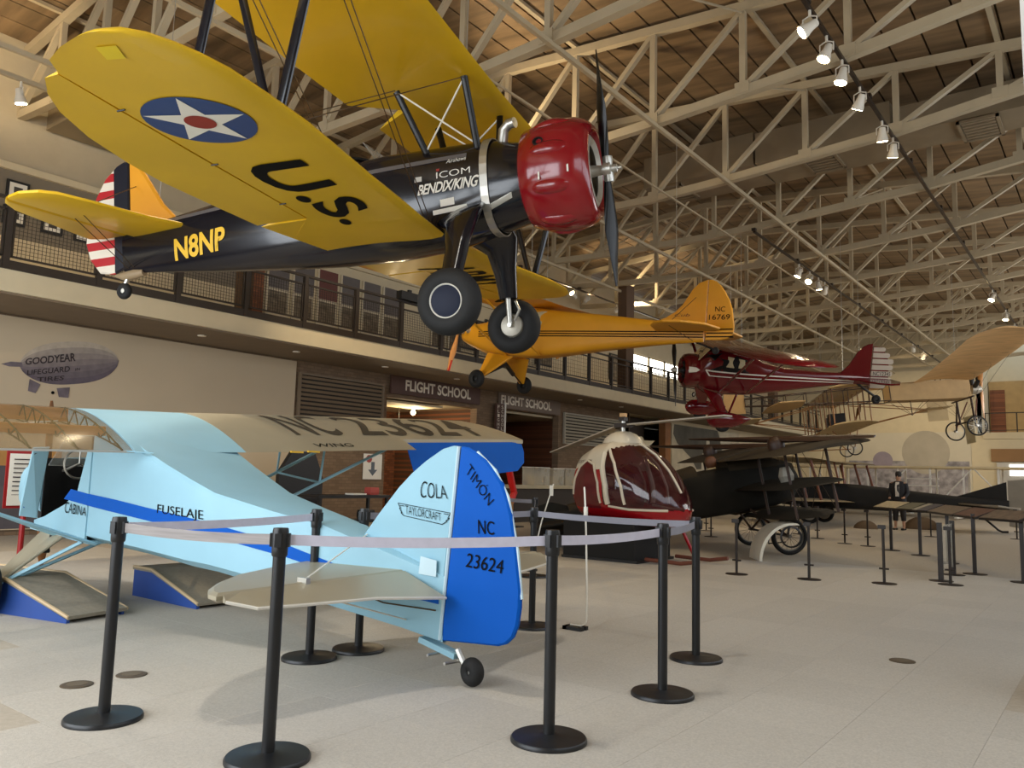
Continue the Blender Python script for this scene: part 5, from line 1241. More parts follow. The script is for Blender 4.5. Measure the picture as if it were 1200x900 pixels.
MB().loft([superring(x, z, w, h, 2.4, 20) for x, z, w, h in ((-2.6,1.12,.12,.14),(-.6,1.30,.33,.22),(-.15,1.36,.36,.22))]).obj('turtle_deck', olive, be, True)
MB().loft([superring(x, z, w, h, 2.4, 20) for x, z, w, h in ((.45,1.38,.38,.22),(1.2,1.36,.38,.20),(1.75,1.2,.2,.14))]).obj('nose_deck', olive, be, True)
for sg in (-1,1):
    for z, x0, x1, yb_, nm in ((1.58,2.1,.25,3.0,'upper_wing'),(1.02,1.7,.45,2.7,'middle_wing'),(.50,1.6,.6,2.4,'lower_wing')):
        wingmesh([(sg*.2,x0,x1,z),(sg*(yb_-.7),x0,x1,z+.02),(sg*(yb_-.25),x0-.1,x1+.1,z+.02),(sg*yb_,x0-.45,x1+.45,z+.02)], .07).obj(nm, olive, be, True, 50)
    for y in (1.0, 2.2):
        for x in (1.5,.8): strut(be, 'wing_strut', (x,sg*y,.52), (x,sg*y,1.64), .05, .025, dwood)
        wire(be, (1.5,sg*y,.52), (1.5,sg*(y-1.0),1.62), .006); wire(be, (1.5,sg*(y-1.0),.52), (1.5,sg*y,1.62), .006)
    for y in (1.6,): MB().lathe([(.1,0),(.13,.15),(.08,.3)], (1.0,sg*y,1.05), (0,0,1), 12).obj('gearbox', M('engine_grey'), be)
    hubp = Vector((.85, sg*1.80, 1.80)); MB().lathe([(.13,-.16),(.15,-.05),(.12,.05),(.05,.1)], hubp, (0,0,1), 16).obj('rotor_hub', dwood, be, True)
    dr = MBe.to_3x3().inverted() @ Vector((1,-.13,.0)).normalized(); sd_ = Vector((0,0,1)).cross(dr)
    for s2 in (-1,1):
        rings = []
        for i in range(8):
            f = i/7; c = hubp + Vector((0,0,.04)) + dr*s2*(.05+1.6*f) + Vector((0,0,.03*f)); w_ = .10+.16*math.sin(PI*min(1,f*1.05))**.7; th_ = .045*(1-f)+.012
            tw = rad(14*s2); u_ = sd_*math.cos(tw)+Vector((0,0,1))*math.sin(tw); v_ = Vector((0,0,1))*math.cos(tw)-sd_*math.sin(tw)
            rings.append([c + u_*w_/2*math.cos(2*PI*j/10) + v_*th_*math.sin(2*PI*j/10) for j in range(10)])
        MB().loft(rings).obj('rotor_blade', dwood, be, True)
    wheel(be, (1.1, sg*.95, .10), (0,1,0), .33, .08, .26, rubber, M('wheel_disc', (120,116,106), .5), spokes=16)
    for x in (.7,1.5): MB().tube([(x,sg*.38,.62),(1.1,sg*.9,.10)], .022, 8).obj('gear_leg', dwood, be)
MB().tube([(1.1,-.95,.10),(1.1,.95,.10)], .022, 8).obj('axle', blackm, be)
MB().plate([(-3.35,0,.55),(-3.35,0,1.15),(-3.2,0,1.32),(-2.9,0,1.36),(-2.5,0,1.2),(-2.35,0,.9),(-2.6,0,.6),(-3.0,0,.5)], (0,1,0), .04, .01).obj('tail_fin', olived, be)
MB().plate([(-2.5,-1.1,1.0),(-2.2,-.9,1.0),(-2.1,.9,1.0),(-2.5,1.1,1.0),(-3.3,.8,1.0),(-3.3,-.8,1.0)], (0,0,1), .04, .01).obj('tailplane', olived, be)
MB().tube([(-3.0,0,.85),(-3.25,0,.55),(-3.4,0,.5)], .025, 8).obj('tail_skid', dwood, be)
MB().tube([(.9,-.5,.10),(.8,-.7,.0),(1.0,-1.0,.02)], .012, 6).obj('hose', blackm, be)
# pilot figure
t = thing('pilot_mannequin', 'pilot mannequin in a brown leather helmet seated in the antique helicopter', 'mannequin', mat=pose(41, 11, 0, (-6.2, 14.4, 1.24)))
MB().loft([superring(0.02, 0, .0, .0, 2, 2)] if False else [[Vector((r*.75*math.cos(2*PI*j/18), r*1.1*math.sin(2*PI*j/18), z)) for j in range(18)] for r, z in ((.20,.0),(.22,.10),(.20,.17),(.10,.215),(.065,.24),(.065,.29))]).obj('torso', M('coat_brown', (48,36,28), .8), t, True)
MB().loft([[Vector((.02+r*1.08*math.cos(2*PI*j/18), r*.86*math.sin(2*PI*j/18), z)) for j in range(18)] for r, z in ((.05,.26),(.085,.29),(.10,.34),(.108,.39),(.10,.44),(.07,.485),(.02,.50))]).obj('head', M('helmet_leather', (112,70,44), .6, var=.15), t, True)
MB().lathe([(.085,.0),(.10,.03),(.085,.06)], (0,0,.225), (0,0,1), 16, cap=False).obj('scarf', M('scarf_cream', (190,176,140), .8), t, True)
MB().lathe([(.035,0),(.035,.03)], (.11,.045,.38), (1,.1,0), 10).lathe([(.035,0),(.035,.03)], (.11,-.045,.38), (1,-.1,0), 10).obj('goggles', blackm, t)
# pale curved cowling with wheel under the antique helicopter
t = thing('white_cowling', 'curved white cowling shell with a round port on the floor', 'display', (-5.05, 13.0, 0), rad(34))
rings = []
for i in range(12):
    a = PI*.55*i/11; x = .15 + .75*(1-math.cos(a))*.7; z = .62*math.sin(a) if a < PI/2 else .62
    rings.append([Vector((x,-.35,z)), Vector((x+.04,-.35,z-.03)), Vector((x+.04,.35,z-.03)), Vector((x,.35,z))])
MB().loft(rings).obj('shell', M('shell_white', (228,222,204), .4), t, True); MB().lathe([(.15,0),(.175,.02),(.175,.05),(.15,.06)], (.66,-.30,.40), (0,-1,0), 24, cap=False).obj('rim', blackm, t, True)

# ================================================================== black biplane on the floor at right
MK = pose(180, 0, 0, (-2.65, 27.0, 0))
bk = thing('black_biplane', 'black fabric biplane with a triangular fin standing beyond the reading rail', 'airplane', mat=MK)
bfab = M('black_fabric', (26,25,25), .7, var=.15, vs=4); tanf = M('tan_wing_fabric', (150,136,108), .7, var=.08, vs=3); gfab = M('grey_rudder', (150,142,128), .6)
kb = Body([(.0,.72,.05,.22,.22,3),(1.2,.76,.16,.24,.28,4),(2.6,.84,.28,.30,.36,5),(4.0,.92,.36,.36,.42,5),(5.6,.95,.38,.40,.45,4),(6.5,.95,.34,.36,.38,3),(6.9,.93,.2,.2,.2,2)])
kb.mesh(24).obj('fuselage', bfab, bk, True, 35)
MB().plate([(1.5,0,.95),(.05,0,1.46),(.05,0,.6)], (0,1,0), .04).obj('fin', bfab, bk); MB().plate([(.02,0,.2),(.02,0,1.5),(-.4,0,1.55),(-.72,0,1.35),(-.75,0,.8),(-.6,0,.35),(-.3,0,.15)], (0,1,0), .04, .01).obj('rudder', gfab, bk); MB().plate([(-.55,0,.3),(-.55,0,1.48),(-.70,0,1.36),(-.74,0,.8)], (0,1,0), .05).obj('rudder_stripe', M('insignia_red'), bk)
for sg in (-1,1):
    MB().plate([(1.3,sg*.1,.80),(.5,sg*1.5,.80),(.1,sg*1.6,.80),(-.35,sg*1.2,.72),(-.3,sg*.2,.72)], (.1,0,1), .04).obj('tailplane', gfab, bk)
    for z, x0, x1 in ((1.95,5.9,4.4),(.72,5.6,4.1)):
        wingmesh([(sg*.3,x0,x1,z),(sg*3.6,x0,x1,z+.06),(sg*3.9,x0-.15,x1+.1,z+.06),(sg*4.1,x0-.5,x1+.3,z+.06)], .06).obj('wing', tanf, bk, True, 50)
    for y in (1.6,3.2):
        for x in (5.5,4.6): strut(bk, 'wing_strut', (x-.3,sg*y,.75), (x,sg*y,1.97), .08, .035, M('reddish_wood', (120,66,40), .4))
        wire(bk, (5.2,sg*y,.75), (5.5,sg*(y-1.5),1.95), .006); wire(bk, (5.2,sg*(y-1.5),.75), (5.5,sg*y,1.95), .006)
    wheel(bk, (5.4,sg*.8,.33), (0,1,0), .33, .1, .22, rubber, gfab); MB().tube([(5.0,sg*.35,.55),(5.4,sg*.75,.33)], .03, 8).obj('gear_leg', bfab, bk); MB().tube([(5.7,sg*.35,.55),(5.4,sg*.75,.33)], .03, 8).obj('gear_leg', bfab, bk)
    MB().tube([(4.6,sg*.3,1.3),(4.7,sg*.45,1.97)], .03, 8).obj('cabane_strut', M('reddish_wood'), bk)
MB().tube([(.8,0,.55),(.3,0,.08),(.2,0,.03),(.05,0,.04)], .03, 8).obj('tail_skid', blackm, bk)
prop(bk, (7.0,0,.95), (1,0,0), 60, 1.1, dwood, root=.05, chord=.18)

# ================================================================== hanging monoplane with fabric wing
ML = pose(34, 5.0, -4, (-3.669, 28.824, 4.437))
bz = thing('antique_monoplane', 'cream fabric antique monoplane with bicycle wheels hanging at the right', 'airplane', mat=ML)
cfab = M('cream_fabric', (184,152,104), .65, var=.08, vs=4); wfab = M('amber_wing_fabric', (206,164,110), .6, var=.15, vs=2, stretch=(1,6,1))
def boxsec(x, hw, zt, zb_): return [Vector((x,-hw,zb_)), Vector((x,hw,zb_)), Vector((x,hw,zt)), Vector((x,-hw,zt))]
MB().loft([boxsec(-.25,.33,.27,-.35), boxsec(-2.7,.27,.28,-.27)]).obj('covered_fuselage', cfab, bz)
rearl = [(-2.7,.27,.28,-.27),(-7.2,.06,.12,-.12)]
for sy in (-1,1):
    for k in (2,3): MB().tube([(-2.7,sy*.27,rearl[0][k]),(-7.2,sy*.06,rearl[1][k])], .018, 6).obj('longeron', dwood, bz)
for i in range(8):
    f = i/7; x = -2.7-4.5*f; hw = .27-.21*f; zt = .28-.16*f; zb_ = -.27+.15*f
    mb = MB()
    for a, b in (((hw,zt),(hw,zb_)),((-hw,zt),(-hw,zb_)),((hw,zt),(-hw,zt)),((hw,zb_),(-hw,zb_))): mb.tube([(x,a[0],a[1]),(x,b[0],b[1])], .014, 5)
    if i < 7: mb.tube([(x,hw,zt),(x-.64,hw-.03,zb_+.02)], .004, 4).tube([(x,-hw,zt),(x-.64,-hw+.03,zb_+.02)], .004, 4)
    mb.obj('fuselage_frame', dwood, bz)
for sg in (-1,1):
    st = [(sg*.35,-.15,-2.0,.22),(sg*1.2,-.12,-1.95,.33),(sg*3.0,-.12,-1.95,.60),(sg*4.0,-.2,-2.0,.75),(sg*4.4,-.5,-1.9,.81),(sg*4.6,-.9,-1.7,.84)]
    wo = wingmesh(st, .06, 0, 1, .06).obj('wing', wfab, bz, True, 50)
    for y in (1.0,2.0,3.0): wire(bz, (-.4,sg*y,.24+.1*(y-.4)), (-.45,0,1.1), .004); wire(bz, (-.4,sg*y,.2+.1*(y-.4)), (-.5,0,-1.0), .004)
    wheel(bz, (-.42,sg*.70,-1.28), (0,1,0), .315, .05, .285, rubber, silver, spokes=20)
    MB().tube([(-.35,sg*.45,-.35),(-.42,sg*.62,-1.28)], .03, 8).obj('gear_leg', dwood, bz); MB().tube([(-.35,sg*.45,-.35),(-.35,sg*.45,-1.05)], .03, 8).obj('gear_post', dwood, bz); MB().tube([(-.1,sg*.3,-.4),(-.42,sg*.60,-1.2)], .02, 8).obj('gear_brace', M('skid_brown'), bz)
MB().tube([(-.38,-.7,-1.08),(-.38,.7,-1.08)], .025, 8).tube([(-.38,-.7,-.35),(-.38,.7,-.35)], .025, 8).obj('axle_beam', dwood, bz)
MB().plate([(-.3,-.30,-.9),(-.3,.30,-.9),(-.32,.28,-1.75),(-.32,-.28,-1.75)], (1,0,0), .015).obj('cloth_panel', M('cloth_cream', (214,200,160), .8, alpha=.85), bz)
prop(bz, (.25,0,-.05), (1,0,0), 8, 1.05, M('pale_prop_wood'), root=.04, chord=.2, pitch=25)
MB().lathe([(.14,-.15),(.16,0),(.1,.15)], (.08,0,-.05), (1,0,0), 14).obj('engine_case', M('engine_grey'), bz)
for a in (90, 150, 30): MB().lathe([(.06,.1),(.075,.3),(.06,.42)], (.0,0,-.05), (0,math.cos(rad(a)),math.sin(rad(a))), 10).obj('cylinder', blackm, bz)
MB().tube([(-.45,.25,.27),(-.5,0,1.1),(-.45,-.25,.27)], .018, 6).tube([(-1.1,.25,.27),(-.5,0,1.1),(-1.1,-.25,.27)], .018, 6).obj('cabane', dwood, bz)
MB().plate([(-5.6,-1.1,-.22),(-6.4,-1.1,-.22),(-6.5,0,-.22),(-6.4,1.1,-.22),(-5.6,1.1,-.22),(-5.4,0,-.22)], (0,0,1), .05, .015).obj('tailplane', cfab, bz); MB().plate([(-7.2,0,-.35),(-7.2,0,.5),(-7.8,0,.45),(-7.9,0,0),(-7.7,0,-.35)], (0,1,0), .03).obj('rudder', cfab, bz)
MB().tube([(-2.0,0,-.27),(-2.0,0,-.75)], .014, 6).tube([(-1.5,-.25,-.3),(-2.0,0,-.75),(-2.5,-.25,-.3)], .008, 5).tube([(-1.5,.25,-.3),(-2.0,0,-.75),(-2.5,.25,-.3)], .008, 5).obj('warping_pylon', dwood, bz)
for p in ((-.4,0,1.1),(-3.5,0,.25)):
    q = ML @ Vector(p); wire(bz, p, ML.inverted() @ Vector((q.x, q.y, zbot(q.x)-.05)), .006, silver, 'hanging_cable')

# ================================================================== hanging open-frame pusher biplane
MP = pose(205, -5, 1, (-8.9, 32.2, 3.85))
pu = thing('pusher_biplane', 'open-frame antique pusher biplane with bicycle wheels hanging near the end wall', 'airplane', mat=MP)
cw = M('pusher_canvas', (196,172,128), .7, var=.08)
bam = M('bamboo', (150,104,60), .5, var=.15)
for z in (.75,-.55): wingmesh([(-4.0,.6,-.75,z),(-3.8,.7,-.8,z),(0,.7,-.8,z),(3.8,.7,-.8,z),(4.0,.6,-.75,z)], .04, camber=.05).obj('wing', cw, pu, True, 50)
for i in range(9):
    y = -3.6+.9*i
    for x in (.6,-.6): MB().tube([(x,y,-.53),(x,y,.78)], .022, 6).obj('wing_strut', bam, pu)
    if i < 8: wire(pu, (.6,y,-.53), (.6,y+.9,.76), .005); wire(pu, (.6,y+.9,-.53), (.6,y,.76), .005)
for sg in (-1,1):
    for z in (.5,-.45):
        MB().tube([(-.7,sg*.7,z),(-3.4,sg*.12,.05)], .018, 6).obj('tail_boom', bam, pu); MB().tube([(.6,sg*.7,z),(3.0,sg*.1,.0)], .018, 6).obj('front_boom', bam, pu)
    wheel(pu, (-.5,sg*.8,-1.25), (0,1,0), .28, .05, .25, rubber, silver, spokes=16)
    MB().tube([(-.5,sg*.75,-1.25),(-.7,sg*.7,-.55)], .02, 6).tube([(-.5,sg*.75,-1.25),(.2,sg*.6,-.55)], .02, 6).obj('gear_strut', bam, pu)
wheel(pu, (1.8,0,-1.2), (0,1,0), .28, .05, .25, rubber, silver, spokes=16)
MB().tube([(1.8,0,-1.2),(.6,.3,-.55)], .02, 6).tube([(1.8,0,-1.2),(-.5,0,-1.25)], .02, 6).obj('gear_strut', bam, pu)
MB().plate([(2.8,-1.2,.1),(3.4,-1.2,.1),(3.4,1.2,.1),(2.8,1.2,.1)], (0,0,1), .03).obj('front_elevator', cw, pu); MB().plate([(-3.2,-1.1,.05),(-4.0,-1.1,.05),(-4.0,1.1,.05),(-3.2,1.1,.05)], (0,0,1), .03).obj('tailplane', cw, pu); MB().plate([(-3.4,0,-.4),(-4.1,0,-.4),(-4.1,0,.6),(-3.4,0,.6)], (0,1,0), .03).obj('rudder', cw, pu)
MB().bb(-.4,.2,-.2,.2,-.3,.15).obj('engine', blackm, pu); prop(pu, (-.85,0,.0), (-1,0,0), 70, 1.05, bam, root=.04, chord=.18); MB().bb(.3,.7,-.2,.2,-.5,-.45).bb(.25,.3,-.2,.2,-.5,.0).obj('seat', dwood, pu)
for p in ((0,2.5,.8),(0,-2.5,.8)):
    q = MP @ Vector(p); wire(pu, p, MP.inverted() @ Vector((q.x, q.y, zbot(q.x)-.05)), .006, silver, 'hanging_cable')

# ================================================================== far white-strutted flyer on the floor
t = thing('early_flyer', 'long cream-winged early biplane with white struts before the end wall mural', 'airplane', (-6.5, 38.6, 0))
wst = M('white_strut', (238,234,224), .4)
for z in (2.06, .55): MB().bb(-6.6,6.4,-.9,.9,z,z+.09).obj('wing', M('flyer_canvas', (222,202,160), .7, var=.06), t)
for i in range(11):
    x = -6.3+1.25*i
    for y in (-.75,.75): MB().bb(x-.035,x+.035,y-.035,y+.035,.6,2.1).obj('strut', wst, t)
for x, x2 in ((-2.2,-.95),(.3,1.5),(2.8,1.6)): MB().tube([(x,-.8,.65),(x2,-.8,2.05)], .03, 6).obj('diagonal_strut', wst, t)
for z in (.9,1.3,1.6): MB().bb(-.95,.3,-.85,-.78,z,z+.04).obj('rail', wst, t)
for x in (-1.2,1.2): MB().bb(x-.05,x+.05,-3.0,1.5,.05,.12).obj('skid', wst, t)
for x in (-1.2,1.2):
    for y in (-.7,.7): MB().bb(x-.04,x+.04,y-.04,y+.04,.1,.56).obj('skid_post', wst, t)

# ================================================================== low barrier posts, reading rail, visitor
pdm = M('barrier_brown', (40,32,28), .5)
pp0 = None
PP = [(-4.29,10.73),(-3.38,10.95),(-2.53,11.29),(-1.86,11.88),(-4.86,18.24),(-4.32,17.94),(-5.75,19.3),(-3.99,22.9),(-7.6,17.5),(-8.6,19.5),(-6.6,20.6),(-2.23,24.09)]
PN = ['first of the near row, left of the white cowling','second of the near row, under the antique helicopter wing','third of the near row, on the open carpet','fourth of the near row, left of the glass case','in the row behind, left of the reading rail','in the row behind, at the rail end','beneath the antique helicopter lower wing','beyond the reading rail, by the visitor','far left, under the dark fuselage','farthest left, deep under the balcony side','in the far row behind the spoked wheel','at the right edge below the black biplane tail']
for (x, y), nm in zip(PP, PN):
    if pp0 is None:
        pp0 = thing('barrier_post', 'low dark barrier post, ' + nm, 'stanchion', (x, y, 0), 0, 'low barrier posts')
        MB().lathe([(.15,0),(.15,.008),(.03,.018)], (0,0,0), (0,0,1), 24).obj('base', pdm, pp0); MB().lathe([(.018,.01),(.018,.74)], (0,0,0), (0,0,1), 12).obj('pole', pdm, pp0); MB().bb(-.06,.03,-.02,.02,.70,.75).obj('rope_clip', pdm, pp0); MB().tube([(-.06,0,.19),(.06,0,.19)], .012, 8).obj('foot_peg', pdm, pp0)
    else:
        t = copytree(pp0); t.location = (x, y, 0); t['label'] = 'low dark barrier post, ' + nm
# glass case by the fourth post
t = thing('glass_post_case', 'clear acrylic post case with dark corner posts at the rail end', 'case', (-1.98, 12.6, 0))
for x, y in ((-.05,-.35),(-.05,.65)):
    MB().lathe([(.15,0),(.15,.008),(.03,.018)], (x,y,0), (0,0,1), 20).obj('base', pdm, t); MB().bb(x-.03,x+.03,y-.03,y+.03,0,.78).obj('post', pdm, t)
MB().bb(-.06,-.045,-.3,.6,.12,.74).obj('pane', acr, t)
# reading rail
rp = [(-3.95,17.45),(-3.71,17.21),(-3.05,16.45),(-2.75,15.9),(-2.1,14.5),(-1.55,13.6)]
t = thing('reading_rail', 'long dark reading rail with slanted text panels in front of the black biplane', 'sign', (0,0,0))
pcol = [M('panel_cream', (170,156,124), .6, var=.15, vs=14), M('panel_olive', (84,82,60), .6), M('panel_pale', (160,152,134), .6), M('panel_slate', (62,58,72), .6), M('panel_tan', (116,98,80), .6, var=.25, vs=12), M('panel_rust', (108,76,62), .6, var=.2, vs=10)]
segs = [(-3.95,17.45,-3.40,16.85,0),(-3.38,16.83,-3.05,16.45,1),(-3.03,16.42,-2.90,16.2,2),(-2.88,16.15,-2.65,15.7,3),(-2.63,15.66,-2.05,14.4,4),(-2.03,14.36,-1.62,13.55,5),(-1.60,13.5,-1.05,12.95,4)]
for x0, y0, x1, y1, ci in segs:
    d = Vector((x1-x0,y1-y0,0)).normalized(); nn = Vector((d.y,-d.x,0)); nn = nn if nn.y < 0 else -nn
    a = Vector((x0,y0,0)); b = Vector((x1,y1,0)); lo_ = nn*.15+Vector((0,0,.82)); hi_ = -nn*.15+Vector((0,0,.94)); N_ = (nn*.12+Vector((0,0,.30))).normalized()
    MB().plate([a+lo_,b+lo_,b+hi_,a+hi_], N_, .03).obj('tray', pdm, t); MB().plate([a+d*.02+lo_*.98+hi_*.02+N_*.02, b-d*.02+lo_*.98+hi_*.02+N_*.02, b-d*.02+hi_+N_*.02, a+d*.02+hi_+N_*.02], N_, .006).obj('text_panel', pcol[ci], t)
for x, y in ((-3.71,17.21),(-3.05,16.45),(-2.4,15.2),(-1.81,13.64),(-1.15,13.0)):
    MB().bb(x-.025,x+.025,y-.025,y+.025,0,.88).obj('leg', pdm, t); MB().lathe([(.16,0),(.16,.01),(.03,.02)], (x,y,0), (0,0,1), 20).obj('foot', pdm, t)
# visitor
def person(lab, loc, rz, sc):
    t = thing('person', lab, 'person', loc, rz)
    me = bpy.data.meshes.new('body')
    V = [(0,0,.92),(0,0,1.08),(.01,0,1.25),(0,0,1.42),(.01,0,1.50),(.02,0,1.60),(.02,0,1.70), (0,.10,.88),(.02,.11,.48),(0,.12,.08),(.12,.13,.03),(0,-.10,.88),(.01,-.11,.48),(0,-.12,.08),(.12,-.13,.03), (0,.19,1.40),(.02,.24,1.12),(.20,.20,.98),(.28,.16,.97),(0,-.19,1.40),(.0,-.25,1.12),(.17,-.22,.97),(.26,-.2,.95)]
    E_ = [(0,1),(1,2),(2,3),(3,4),(4,5),(5,6),(0,7),(7,8),(8,9),(9,10),(0,11),(11,12),(12,13),(13,14),(3,15),(15,16),(16,17),(17,18),(3,19),(19,20),(20,21),(21,22)]
    Rr = [(.15,.16),(.13,.15),(.14,.17),(.11,.13),(.055,.06),(.085,.075),(.08,.07),(.085,.085),(.06,.06),(.04,.04),(.035,.04),(.085,.085),(.06,.06),(.04,.04),(.035,.04),(.06,.06),(.045,.045),(.03,.03),(.03,.045),(.06,.06),(.045,.045),(.03,.03),(.03,.045)]
    me.from_pydata(V, E_, []); o = link('body', me, None, t)
    m1 = o.modifiers.new('skin', 'SKIN'); m1.use_smooth_shade = True; m2 = o.modifiers.new('sub', 'SUBSURF'); m2.levels = 2; m2.render_levels = 2
    for i, r in enumerate(Rr): me.skin_vertices[0].data[i].radius = r
    me.skin_vertices[0].data[0].use_root = True
    me.materials.append(M('skin_tone', (190,146,118), .6))
    jk = M('jacket_dark', (34,33,38), .8)
    MB().loft([[Vector((c+rx*math.cos(2*PI*j/20), ry*math.sin(2*PI*j/20), z)) for j in range(20)] for z, rx, ry, c in ((.86,.17,.21,0),(1.0,.165,.205,0),(1.2,.165,.215,.01),(1.36,.15,.225,.01),(1.44,.10,.17,.01),(1.49,.07,.09,.01))], False).obj('jacket', jk, t, True)
    for sg in (-1,1):
        MB().tube([(0,sg*.19,1.41),(.02,sg*.25,1.12),(.16,sg*.21,1.0)], [.075,.065,.05], 12).obj('sleeve', jk, t, True)
        MB().tube([(0,sg*.10,.92),(.015,sg*.11,.5),(.0,sg*.12,.28)], [.105,.085,.07], 12).obj('trouser_leg', M('trouser_dark', (40,36,36), .8), t, True)
        MB().plate([(-.07,sg*.12-.045,.03),(.18,sg*.12-.045,.03),(.2,sg*.12,.03),(.18,sg*.12+.045,.03),(-.07,sg*.12+.045,.03)], (0,0,1), .06, .02).obj('shoe', blackm, t, True)
    MB().plate([(.165,-.05,1.02),(.175,-.055,1.3),(.115,-.05,1.46),(.115,.05,1.46),(.175,.055,1.3),(.165,.05,1.02)], (1,0,.1), .02).obj('shirt', M('shirt_white', (222,216,206), .8), t)
    MB().loft([[Vector((.0+r*1.15*math.cos(2*PI*j/18), r*.95*math.sin(2*PI*j/18), z)) for j in range(18)] for r, z in ((.082,1.62),(.095,1.68),(.092,1.74),(.06,1.785),(.01,1.795))]).obj('hair', M('hair_dark', (30,24,20), .7), t, True)
    MB().tube([(.10,0,1.64),(.125,0,1.61),(.105,0,1.60)], .012, 6).obj('nose', M('skin_tone'), t, True)
    for sg in (-1,1): MB().lathe([(.012,0),(.012,.006)], (.098,sg*.032,1.655), (1,0,0), 8).obj('eye', blackm, t)
    t.scale = (sc, sc, sc); return t
person('person in a dark jacket and white shirt reading the slanted panels', (-5.25, 25.5, 0), rad(-95), .95)
for i, (x, y, s_) in enumerate(((-4.9,26.8,.42),(-6.1,25.2,.28))):
    t = thing('canvas_mound', ['low brown canvas mound on the floor right of the visitor','small brown canvas bundle on the floor left of the visitor'][i], 'bundle', (x, y, 0)); MB().loft([[Vector((s_*r*math.cos(2*PI*j/14)*(1+.1*math.sin(3*j)), s_*r*.8*math.sin(2*PI*j/14), z*s_)) for j in range(14)] for r, z in ((1.2,0),(1.1,.3),(.8,.6),(.4,.82),(.05,.86))]).obj('canvas', M('canvas_brown', (104,86,66), .9), t, True)
# ================================================================== end wall
t = thing('city_mural', 'large pale photographic mural on the end wall', 'mural', (0, 50.95, 0))
MB().bb(-13.4,-6.7,-.05,0,.3,4.4).obj('panel', M('mural_pale', (206,198,178), .8, var=.08, vs=.6), t); MB().bb(-13.2,-6.8,-.06,-.05,.4,2.75).obj('crowd_print', M('mural_crowd', (150,146,150), .8, var=.5, vs=3, detail=8), t)
MB().lathe([(1.25,0),(1.25,.01)], (-9.0,-.052,3.25), (0,-1,0), 30).obj('balloon_print', M('mural_balloon', (176,168,152), .8, var=.1, vs=1), t); MB().lathe([(.55,0),(.55,.01)], (-11.3,-.052,2.75), (0,-1,0), 24).obj('dome_print', M('mural_dome', (150,140,152), .8), t)
d1 = struct(MB().bb(-5.75,3.4,50.9,51.0,2.75,3.45).obj('door_1', M('door_header', (150,112,70), .6))); MB().bb(-5.5,3.2,50.88,50.95,.1,2.7).obj('panel', M('vestibule', (196,192,184), .5, var=.1), d1); MB().bb(-4.9,-4.1,50.84,50.9,2.0,2.6).obj('lit_sign', M('lit_pane', (250,248,240), .4, emit=2.0), d1); MB().bb(-3.9,-2.9,50.84,50.9,1.7,2.65).obj('lit_pane', M('lit_pane'), d1); MB().bb(-4.0,-3.1,50.82,50.86,1.15,1.55).obj('blue_sign', M('cyan_sign', (96,184,206), .4, emit=.6), d1)
slab2 = struct(MB().bb(-6.1,3.4,50.9,54,4.0,4.36).obj('balcony_floor_far', cream))
o = struct(MB().bb(-6.05,3.4,53.8,53.98,4.36,7.5).obj('wall_far_upper', M('far_tan', (182,150,98), .7, var=.08)))
for x in (-6.0,-3.4,-.8): MB().bb(x,x+.75,53.7,53.79,4.36,7.0).obj('brick_pilaster', brick, o)
t = thing('far_railing', 'dark railing of the balcony above the end wall doorway', 'railing', (0,51.0,4.36)); MB().bb(-6.0,3.3,-.03,.03,1.05,1.1).obj('top_rail', darkmet, t); MB().bb(-6.0,3.3,-.02,.02,.1,.14).obj('bottom_rail', darkmet, t)
for i in range(7): MB().bb(-6.0+1.5*i,-5.94+1.5*i,-.03,.03,0,1.06).obj('post', darkmet, t)
struct(MB().bb(-13.7,-15.6,47,47.1,0,3.9).bb(-6.35,-6.1,51,54.2,4.3,10.6).obj('wall_end_return', cream))
# ================================================================== track lighting
trk = M('track_bronze', (60,50,42), .4, .5)
for nm, X, y0, y1 in (('first',-3.30,7.5,40),('second',-7.45,20,47),('third',-15.2,20,40)):
    t = thing('lighting_track', 'dark lighting track under the trusses, %s from the right' % nm, 'lighting track', (X, 0, zbot(X)-.17), 0, 'lighting tracks'); MB().bb(-.03,.03,y0,y1,-.025,.025).obj('track', trk, t)
    y = y0
    while y < y1: MB().bb(-.05,.05,y-.06,y+.06,.02,.09).obj('hanger', trk, t); y += 3.53
lamp_white = M('lamp_white', (222,214,198), .4); lens = M('lamp_lens', (255,224,168), .3, emit=26.0); lensoff = M('lamp_lens_dim', (255,230,190), .3, emit=3.0)
def lamp(lab, loc, aim, power, on=True, cone=75, col=(1.0,.80,.52), soft=.08):
    loc = Vector(loc); d = (Vector(aim)-loc).normalized(); t = thing('track_lamp', lab, 'lamp', loc, 0, 'track lamps')
    MB().tube([(0,0,.26),(0,0,.16)], .022, 8).obj('stem', lamp_white, t); MB().tube([(-.10,0,.0),(-.10,0,.13),(0,0,.17),(.10,0,.13),(.10,0,.0)], .012, 6).obj('yoke', lamp_white, t)
    MB().lathe([(.05,-.12),(.06,-.10),(.07,.0),(.10,.09),(.105,.14)], (0,0,0), d, 20).obj('housing', lamp_white, t, True); MB().lathe([(.092,.141),(.092,.147)], (0,0,0), d, 20).obj('lens', lens if on else lensoff, t)
    if power > 0:
        l = bpy.data.lights.new('lamp_beam', 'SPOT'); l.energy = power; l.color = col; l.spot_size = rad(cone); l.spot_blend = .6; l.shadow_soft_size = soft
        o = bpy.data.objects.new('lamp_beam', l); C.objects.link(o); o.parent = t; o.location = d*.17; o.rotation_euler = d.to_track_quat('-Z','Y').to_euler()
zt_ = zbot(-3.3)-.17-.28; zt2 = zbot(-7.45)-.17-.28; zt3 = zbot(-15.2)-.17-.28
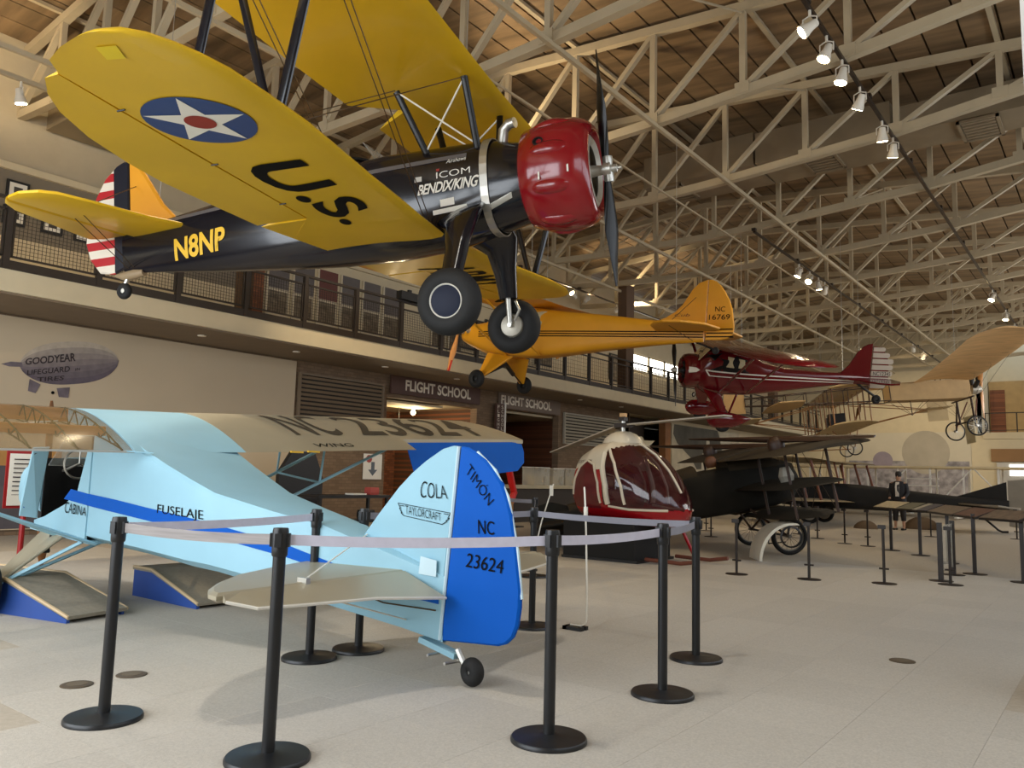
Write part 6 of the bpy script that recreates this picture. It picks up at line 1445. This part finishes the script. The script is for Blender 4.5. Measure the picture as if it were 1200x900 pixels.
K1 = [('first',11.17,(-7,9.5,5),500),('second',12.0,(-6,10,0),350),('third',12.86,(-5,12,0),350),('fourth',13.96,(-6,16,3),250),('fifth',15.56,(-4,18,0),250),('sixth',16.46,(-5,20,0),250),('seventh',31.5,(-5,29,3),450),('eighth',35.4,(-4,33,0),350),('ninth',38.5,(-6,50,2),500)]
for nm, y, aim, pw in K1: lamp('white track lamp on the right-hand track, %s from the near end' % nm, (-3.30, y, zt_), aim, pw*.4)
for nm, y, aim, pw in [('first',23.7,(-9,23,4),500),('second',24.7,(-8,20,3),350),('third',25.6,(-7,27,0),350),('fourth',26.3,(-10,30,4),450),('fifth',40.0,(-9,50.5,2.5),700),('sixth',42.5,(-11,50.5,2),700)]: lamp('white track lamp on the middle track, %s from the near end' % nm, (-7.45, y, zt2), aim, pw*.7)
for nm, y, aim, pw in [('first',23.2,(-15.6,20,9.5),350),('second',24.0,(-15,26,9.8),300),('third',26.2,(-14,29,9.5),350),('fourth',27.0,(-15.5,31,3),350)]: lamp('white track lamp on the left-hand track, %s from the near end' % nm, (-15.2, y, zt3), aim, pw)
lamp('glowing lamp seen under the biplane upper wing', (-10.44, 10.6, zbot(-10.44)-.15-.26), (-13,12,3.9), 350)
lamp('lamp hanging at the upper left corner under the roof', (-15.2, 5.2, zbot(-15.2)-.15-.26), (-15.5,7,0), 400)
lamp('assumed unseen lamp over the parked light airplane', (-11.5, 6.05, zbot(-11.5)-.085-.26), (-9.5,6.5,0), 450)  # assumed lamp, not visible, put in for the warm light on the floor
lamp('assumed unseen upward lamp lighting the roof deck above the biplane nose', (-10.44, 12.0, zbot(-10.44)-.15-.26), (-7.6,13.0,10.2), 300, cone=120)  # assumed uplight, hidden behind the biplane, added to brighten the deck
lamp('assumed unseen upward lamp lighting the roof deck at the upper left', (-15.2, 3.6, zbot(-15.2)-.15-.26), (-16.4,5.0,9.8), 220, cone=120)  # another assumed uplight, out of view, added for the glow on the deck

for i, X in enumerate((-3.8, -6.2, -8.6)):  # added overhead fill lamps, out of view, brightening the near floor and airplane
    lamp('added unseen neutral white fill lamp over the near floor, %s from the right' % ['first','second','third'][i], (X, 2.5, zbot(X)-.085-.26), (X-.8, 2.4, 0), 340, cone=95, col=(1.0,.95,.87), soft=.3)
